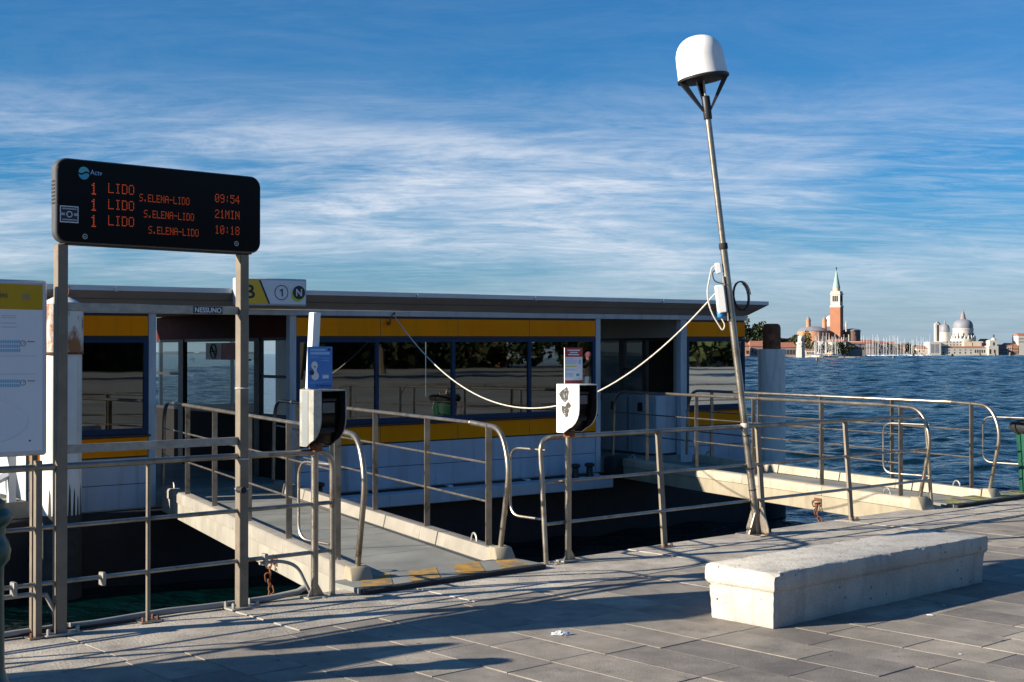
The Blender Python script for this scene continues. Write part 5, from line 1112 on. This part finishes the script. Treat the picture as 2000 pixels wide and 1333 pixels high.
# domed basilica
D = DG+60
bs = thing('domed_basilica', 'white basilica with a large grey dome, a smaller dome and bell towers', 'basilica', at(1875, 692, D))
fbox('body', f_stone, bs, 1838, 1920, 667, 694, D, 40, 0, 10); 
flathe('drum', f_stone, bs, 1881, D, 30, [(24, 668), (24, 663), (19.5, 660), (19.3, 645), (20.0, 644.5), (19.5, 642)], 32)
flathe('dome', f_lead, bs, 1881, D, 30, [(18.8, 642.5), (18.9, 637), (17.4, 631), (13.8, 627), (8.5, 624.6), (3, 624)], 32)
ln = flathe('lantern', f_grey, bs, 1881, D, 30, [(5.8, 624.3), (4.6, 620), (4.0, 615.5), (3.2, 614), (2.4, 610.5), (0.8, 608.5), (0.3, 603)], 12)
for a in range(12):
    if a % 2 == 0: continue
    an = R(180+15*a); r_ = 19.6*D/2600; mb = MB(); c = Vector((X(1881, D+30)+r_*math.cos(an), D+30+r_*math.sin(an), 0)); mb.box(lambda p, q, z: c+Vector((p, q, z)), -1.0, 1.0, -0.5, 0.5, ZZ(658.5, D), ZZ(651, D)); obj('drum_window', mb, f_dark, bs, smooth=False)
for a in range(10):
    an = R(188+18*a); r_ = 22.5*D/2600; mb = MB(); c = Vector((X(1881, D+30)+r_*math.cos(an), D+30+r_*math.sin(an), 0)); mb.lathe([(1.7, ZZ(666, D)), (1.9, ZZ(660, D)), (1.3, ZZ(657, D)), (0.4, ZZ(655, D))], c, 8); obj('buttress_scroll', mb, f_stone, bs)
flathe('small_drum', f_stone, bs, 1845.5, D, 45, [(9.5, 668), (9.3, 649)], 20); flathe('small_dome', f_lead, bs, 1845.5, D, 45, [(9.8, 649), (9.6, 642), (8.0, 637), (4.5, 634), (1.4, 633), (1.8, 629.5), (0.4, 626)], 20)
for px_, yt in ((1830.5, 630), (1834.0, 633)):
    o = fbox('bell_turret', f_stone, bs, px_-3.6, px_+3.4, yt+2, 690, D+50, 8); flathe('turret_cap', f_lead, o, px_, D+50, 4, [(3.6, yt+2), (2.8, yt-1), (0.6, yt-2.6)], 10)
fwin(bs, D+10, [(1850+6.5*i, y) for i in range(9) for y in (668.5, 674)], 1.8, 2.2)
for px_ in (1827, 1890, 1908): fbox('apse_wing', f_cream, bs, px_-7, px_+9, 668, 694, D, 12, 0, 2)
dg = thing('customs_house', 'long low white customs house with orange roof along the water', 'customs house', at(1880, 692.5, DG))
fbox('wall', f_stone, dg, 1838, 1930, 680, 695, DG, 25); froof('roof', f_tile, dg, 1838, 1928, 680, 676.5, DG, 25, 0.03)
fwin(dg, DG, [(1843+10.6*i, 684) for i in range(6)], 2.2, 1.8); fwin(dg, DG, [(1843+10.6*i, 689.5) for i in range(6)], 2.0, 3); fwin(dg, DG, [(1905+4.4*i, 686.5) for i in range(5)], 2.2, 6)
ct = thing('customs_tower', 'small square white tower with a golden ball statue at the point', 'tower', at(1940, 692.5, DG-8))
fbox('tower_base', f_stone, ct, 1931, 1950, 676, 695, DG-8, 20); fbox('tower_top', f_stone, ct, 1933, 1947.5, 665, 676, DG-8, 16); fwin(ct, DG-8, [(1941, 672)], 3, 6); fwin(ct, DG-8, [(1934, 687), (1942.5, 688)], 3, 9)
flathe('tower_dome', f_stone, ct, 1940.5, DG, 0, [(6, 665), (4, 662), (1.5, 660)], 12); flathe('ball_statue', f_dark, ct, 1941, DG, 0, [(0.5, 660), (1.6, 657.5), (1.4, 655.5), (0.5, 653.5)], 8)
hs_ = thing('tall_townhouse', 'square white scaffold fronted house left of the basilica', 'house', at(1826, 692.5, DG-5), 'waterfront houses'); fbox('wall', f_stone, hs_, 1815, 1838, 668, 695, DG-5, 30); fwin(hs_, DG-5, [(1821, 681), (1829.5, 681)], 6.5, 17, mat=f_lead)
house('reddish house with tiled roof right of the big dome', f_pink, f_tile, 1918, 1934, 668, 662, DG+80, 25, [(1922+4*k, 674) for k in range(3)], 1.4, 2, 0.1, 694)
for lab, wl_, px0, px1, ye, yr in (('dark shaded palace between the customs tower and the pink houses', f_grey, 1951, 1966, 678, 673), ('low pink house in the row right of the customs tower', f_pink, 1966, 1978, 675, 670), ('orange plastered house left of the pale palace at the right edge', f_brick2, 1977, 1990, 676, 670), ('pale palace with stacked windows cut by the right edge', f_stone, 1989, 2016, 656, 651)):
    house(lab, wl_, f_tile, px0, px1, ye, yr, 2400, 30, [(px0+3+4*k, y) for k in range(int((px1-px0-3)/4)+1) for y in (ye+6, ye+12)], 1.5, 2.6, 0.1, 695)
for lab, px0, px1, ye in (('beige palace beyond the right edge', 2016, 2050, 668), ('brick palace further beyond the right edge', 2051, 2100, 672)): house(lab, f_cream, f_tile, px0, px1, ye, ye-5, 2420, 30, [(px0+4+6*k, ye+9) for k in range(5)], 1.8, 3, 0.1, 695)
# low line of land on the open lagoon horizon seen through the landing stage
mb = MB(); Dl = 3800; mb.box(Wd, -3600, 300, Dl, Dl+60, WATER-1, 14)
mb = MB(); n = 120; pr = random.Random(2)
for i in range(n):
    x0 = -3600+i*33; h = pr.uniform(3, 8); mb.box(Wd, x0, x0+33, Dl, Dl+80, WATER-1, h)
obj('far_shore', mb, MAT('haze_tinted_shore', (0.13, 0.16, 0.18), 0.9), kind='structure', smooth=False)  # grey-blue base colour carries the distance haze

# ------------------------------------------------------------------ the promenade behind the camera (seen in the windows)
def brickwall():
    m, N, L, b = newmat('old_brick_wall'); t = N.new('ShaderNodeTexCoord'); br_ = N.new('ShaderNodeTexBrick'); mp = N.new('ShaderNodeMapping'); mp.inputs['Rotation'].default_value = (R(90), 0, 0); L.new(t.outputs['Object'], mp.inputs[0]); L.new(mp.outputs[0], br_.inputs['Vector'])
    br_.inputs['Scale'].default_value = 1; br_.inputs['Brick Width'].default_value = 0.9; br_.inputs['Row Height'].default_value = 0.35; br_.inputs['Mortar Size'].default_value = 0.02
    br_.inputs['Color1'].default_value = (0.30, 0.16, 0.08, 1); br_.inputs['Color2'].default_value = (0.16, 0.09, 0.05, 1); br_.inputs['Mortar'].default_value = (0.28, 0.24, 0.18, 1); L.new(br_.outputs['Color'], b.inputs['Base Color']); b.inputs['Roughness'].default_value = 0.9; return m
m_bw = brickwall()
VB = -112
for lab, u0, u1, h in (('old brick garden building with white corner stones across the promenade', 66, 82, 8), ('long brick park wall across the promenade behind the camera', -44, 64, 4.5), ('orange house far along the promenade', 100, 124, 9)):
    t = thing('garden_building', lab, 'building', Q((u0+u1)/2, VB, 0))
    mb = MB(); mb.box(Q, u0, u1, VB-6, VB, 0, h); obj('wall', mb, m_bw, t, smooth=False)
    mb = MB(); mb.add([Q(a, b, z) for a, b, z in ((u0-.4, VB+.4, h), (u1+.4, VB+.4, h), (u1+.4, VB-6.4, h), (u0-.4, VB-6.4, h), (u0+2, VB-3, h+2), (u1-2, VB-3, h+2))], [(0, 1, 5, 4), (1, 2, 5), (2, 3, 4, 5), (3, 0, 4)]); obj('roof', mb, f_tile, t, smooth=False)
    for u in (u0, u1):
        for i in range(int(h/0.5)):
            w = 0.9 if i % 2 else 0.55; mb = MB(); mb.box(Q, u-w/2, u+w/2, VB-0.3, VB+0.06, i*0.5+0.01, i*0.5+0.49); obj('corner_stone', mb, f_stone, t, smooth=False)
pt = None
for i in range(15):
    u = -20+i*9+leafr.uniform(-2, 2); v = -106+leafr.uniform(-4, 3)
    if 64 < u < 84: v = -122
    b = Q(u, v, 0)
    if pt is None: pt = tree('park_tree', 'dark park tree across the promenade behind the camera', b, 12, 5.5, f_parkleaf, 1500, 0.5, 'park trees across the promenade')
    else:
        c = pt.copy(); COL.objects.link(c); c.location = b; c.rotation_euler = (0, 0, leafr.uniform(0, 6)); s = leafr.uniform(.85, 1.2); c.scale = (s, s, s)
        for q in pt.children: d = q.copy(); COL.objects.link(d); d.parent = c
for u, v in ((33, -58), (48, -76), (60, -55), (16, -66), (74, -82)):
    c = pt.copy(); COL.objects.link(c); c.location = Q(u, v, 0); c.rotation_euler = (0, 0, u); c.scale = (0.9, 0.9, 0.9); c['label'] = 'free standing tree on the open promenade behind the camera'; c['group'] = 'trees on the open promenade'
    for q in pt.children: d = q.copy(); COL.objects.link(d); d.parent = c
mb = MB()
for i in range(60):
    u = -40+i*2.6; c = Q(u, -108+leafr.uniform(-1, 1), 2.0); lm = leaf_mass((c.x, c.y, c.z), 2.2, 2.0, 2.6, 170, 0.42, 6); mb.add(lm.v, lm.f)
obj('hedge', mb, f_parkleaf, loc=Q(30, -108, 0), label='dark clipped hedge along the park side of the promenade', cat='hedge', smooth=False)

# person on the promenade, seen only as a reflection in the landing stage window
def person(loc, face):
    joints = {'pelvis': (0, 0, .95), 'waist': (0, 0, 1.10), 'chest': (0, .01, 1.32), 'neck': (0, 0, 1.48), 'head': (0, .01, 1.60), 'crown': (0, .0, 1.70),
              'hipL': (.09, 0, .90), 'kneeL': (.10, .02, .50), 'ankL': (.10, -.01, .09), 'toeL': (.11, .14, .04), 'hipR': (-.09, 0, .90), 'kneeR': (-.11, .03, .50), 'ankR': (-.12, -.01, .09), 'toeR': (-.13, .14, .04),
              'shL': (.18, 0, 1.42), 'elL': (.25, .16, 1.28), 'wrL': (.10, .24, 1.53), 'haL': (.06, .25, 1.60), 'shR': (-.18, 0, 1.42), 'elR': (-.25, .16, 1.28), 'wrR': (-.10, .24, 1.53), 'haR': (-.06, .25, 1.60)}
    rad = {'pelvis': .14, 'waist': .13, 'chest': .15, 'neck': .055, 'head': .085, 'crown': .07, 'hipL': .095, 'kneeL': .06, 'ankL': .042, 'toeL': .035, 'shL': .065, 'elL': .045, 'wrL': .03, 'haL': .035}
    E = [('pelvis', 'waist'), ('waist', 'chest'), ('chest', 'neck'), ('neck', 'head'), ('head', 'crown')] + [(a+s, b+s) for s in 'LR' for a, b in (('hip', 'knee'), ('knee', 'ank'), ('ank', 'toe'), ('sh', 'el'), ('el', 'wr'), ('wr', 'ha'))] + [('pelvis', 'hip'+s) for s in 'LR'] + [('chest', 'sh'+s) for s in 'LR']
    names = list(joints); me = bpy.data.meshes.new('p'); me.from_pydata([joints[n] for n in names], [(names.index(a), names.index(b)) for a, b in E], [])
    ob = bpy.data.objects.new('p', me); COL.objects.link(ob); md = ob.modifiers.new('s', 'SKIN'); sd = ob.modifiers.new('d', 'SUBSURF'); sd.levels = 2
    for i, n in enumerate(names):
        r = rad.get(n) or rad[n[:-1]+'L']; me.skin_vertices[0].data[i].radius = (r, r*0.85); me.skin_vertices[0].data[i].use_root = (n == 'pelvis')
    dg_ = bpy.context.evaluated_depsgraph_get(); dg_.update(); em = bpy.data.meshes.new_from_object(ob.evaluated_get(dg_)); bpy.data.objects.remove(ob)
    for m in (MAT('denim', (0.16, 0.26, 0.36), 0.9), MAT('dark_jacket', (0.018, 0.018, 0.022), 0.8), MAT('skin', (0.55, 0.33, 0.24), 0.6), MAT('shoe', (0.5, 0.48, 0.45), 0.7)): em.materials.append(m)
    for p in em.polygons:
        c = p.center; p.use_smooth = True
        p.material_index = 3 if c.z < 0.09 else 0 if c.z < 0.93 else 2 if (c.z > 1.49 and (abs(c.x) < 0.14 or c.y > 0.2)) else 1
    o = bpy.data.objects.new('person', em); COL.objects.link(o); o.location = loc; o.rotation_euler = (0, 0, face); tag(o, 'person in dark jacket and blue jeans with raised hands, reflected in the right window', 'person')
    mb = MB(); mb.lathe([(0.098, 1.60), (0.105, 1.65), (0.09, 1.71), (0.05, 1.745), (0.01, 1.75)], Vector((0, -0.012, 0)), 16); h = obj('hair', mb, MAT('pinkish_cap', (0.45, 0.16, 0.25), 0.8)); h.parent = o
person((25.4, 14.3, 0), math.atan2(-(-14.0), -22.0)+0.4)
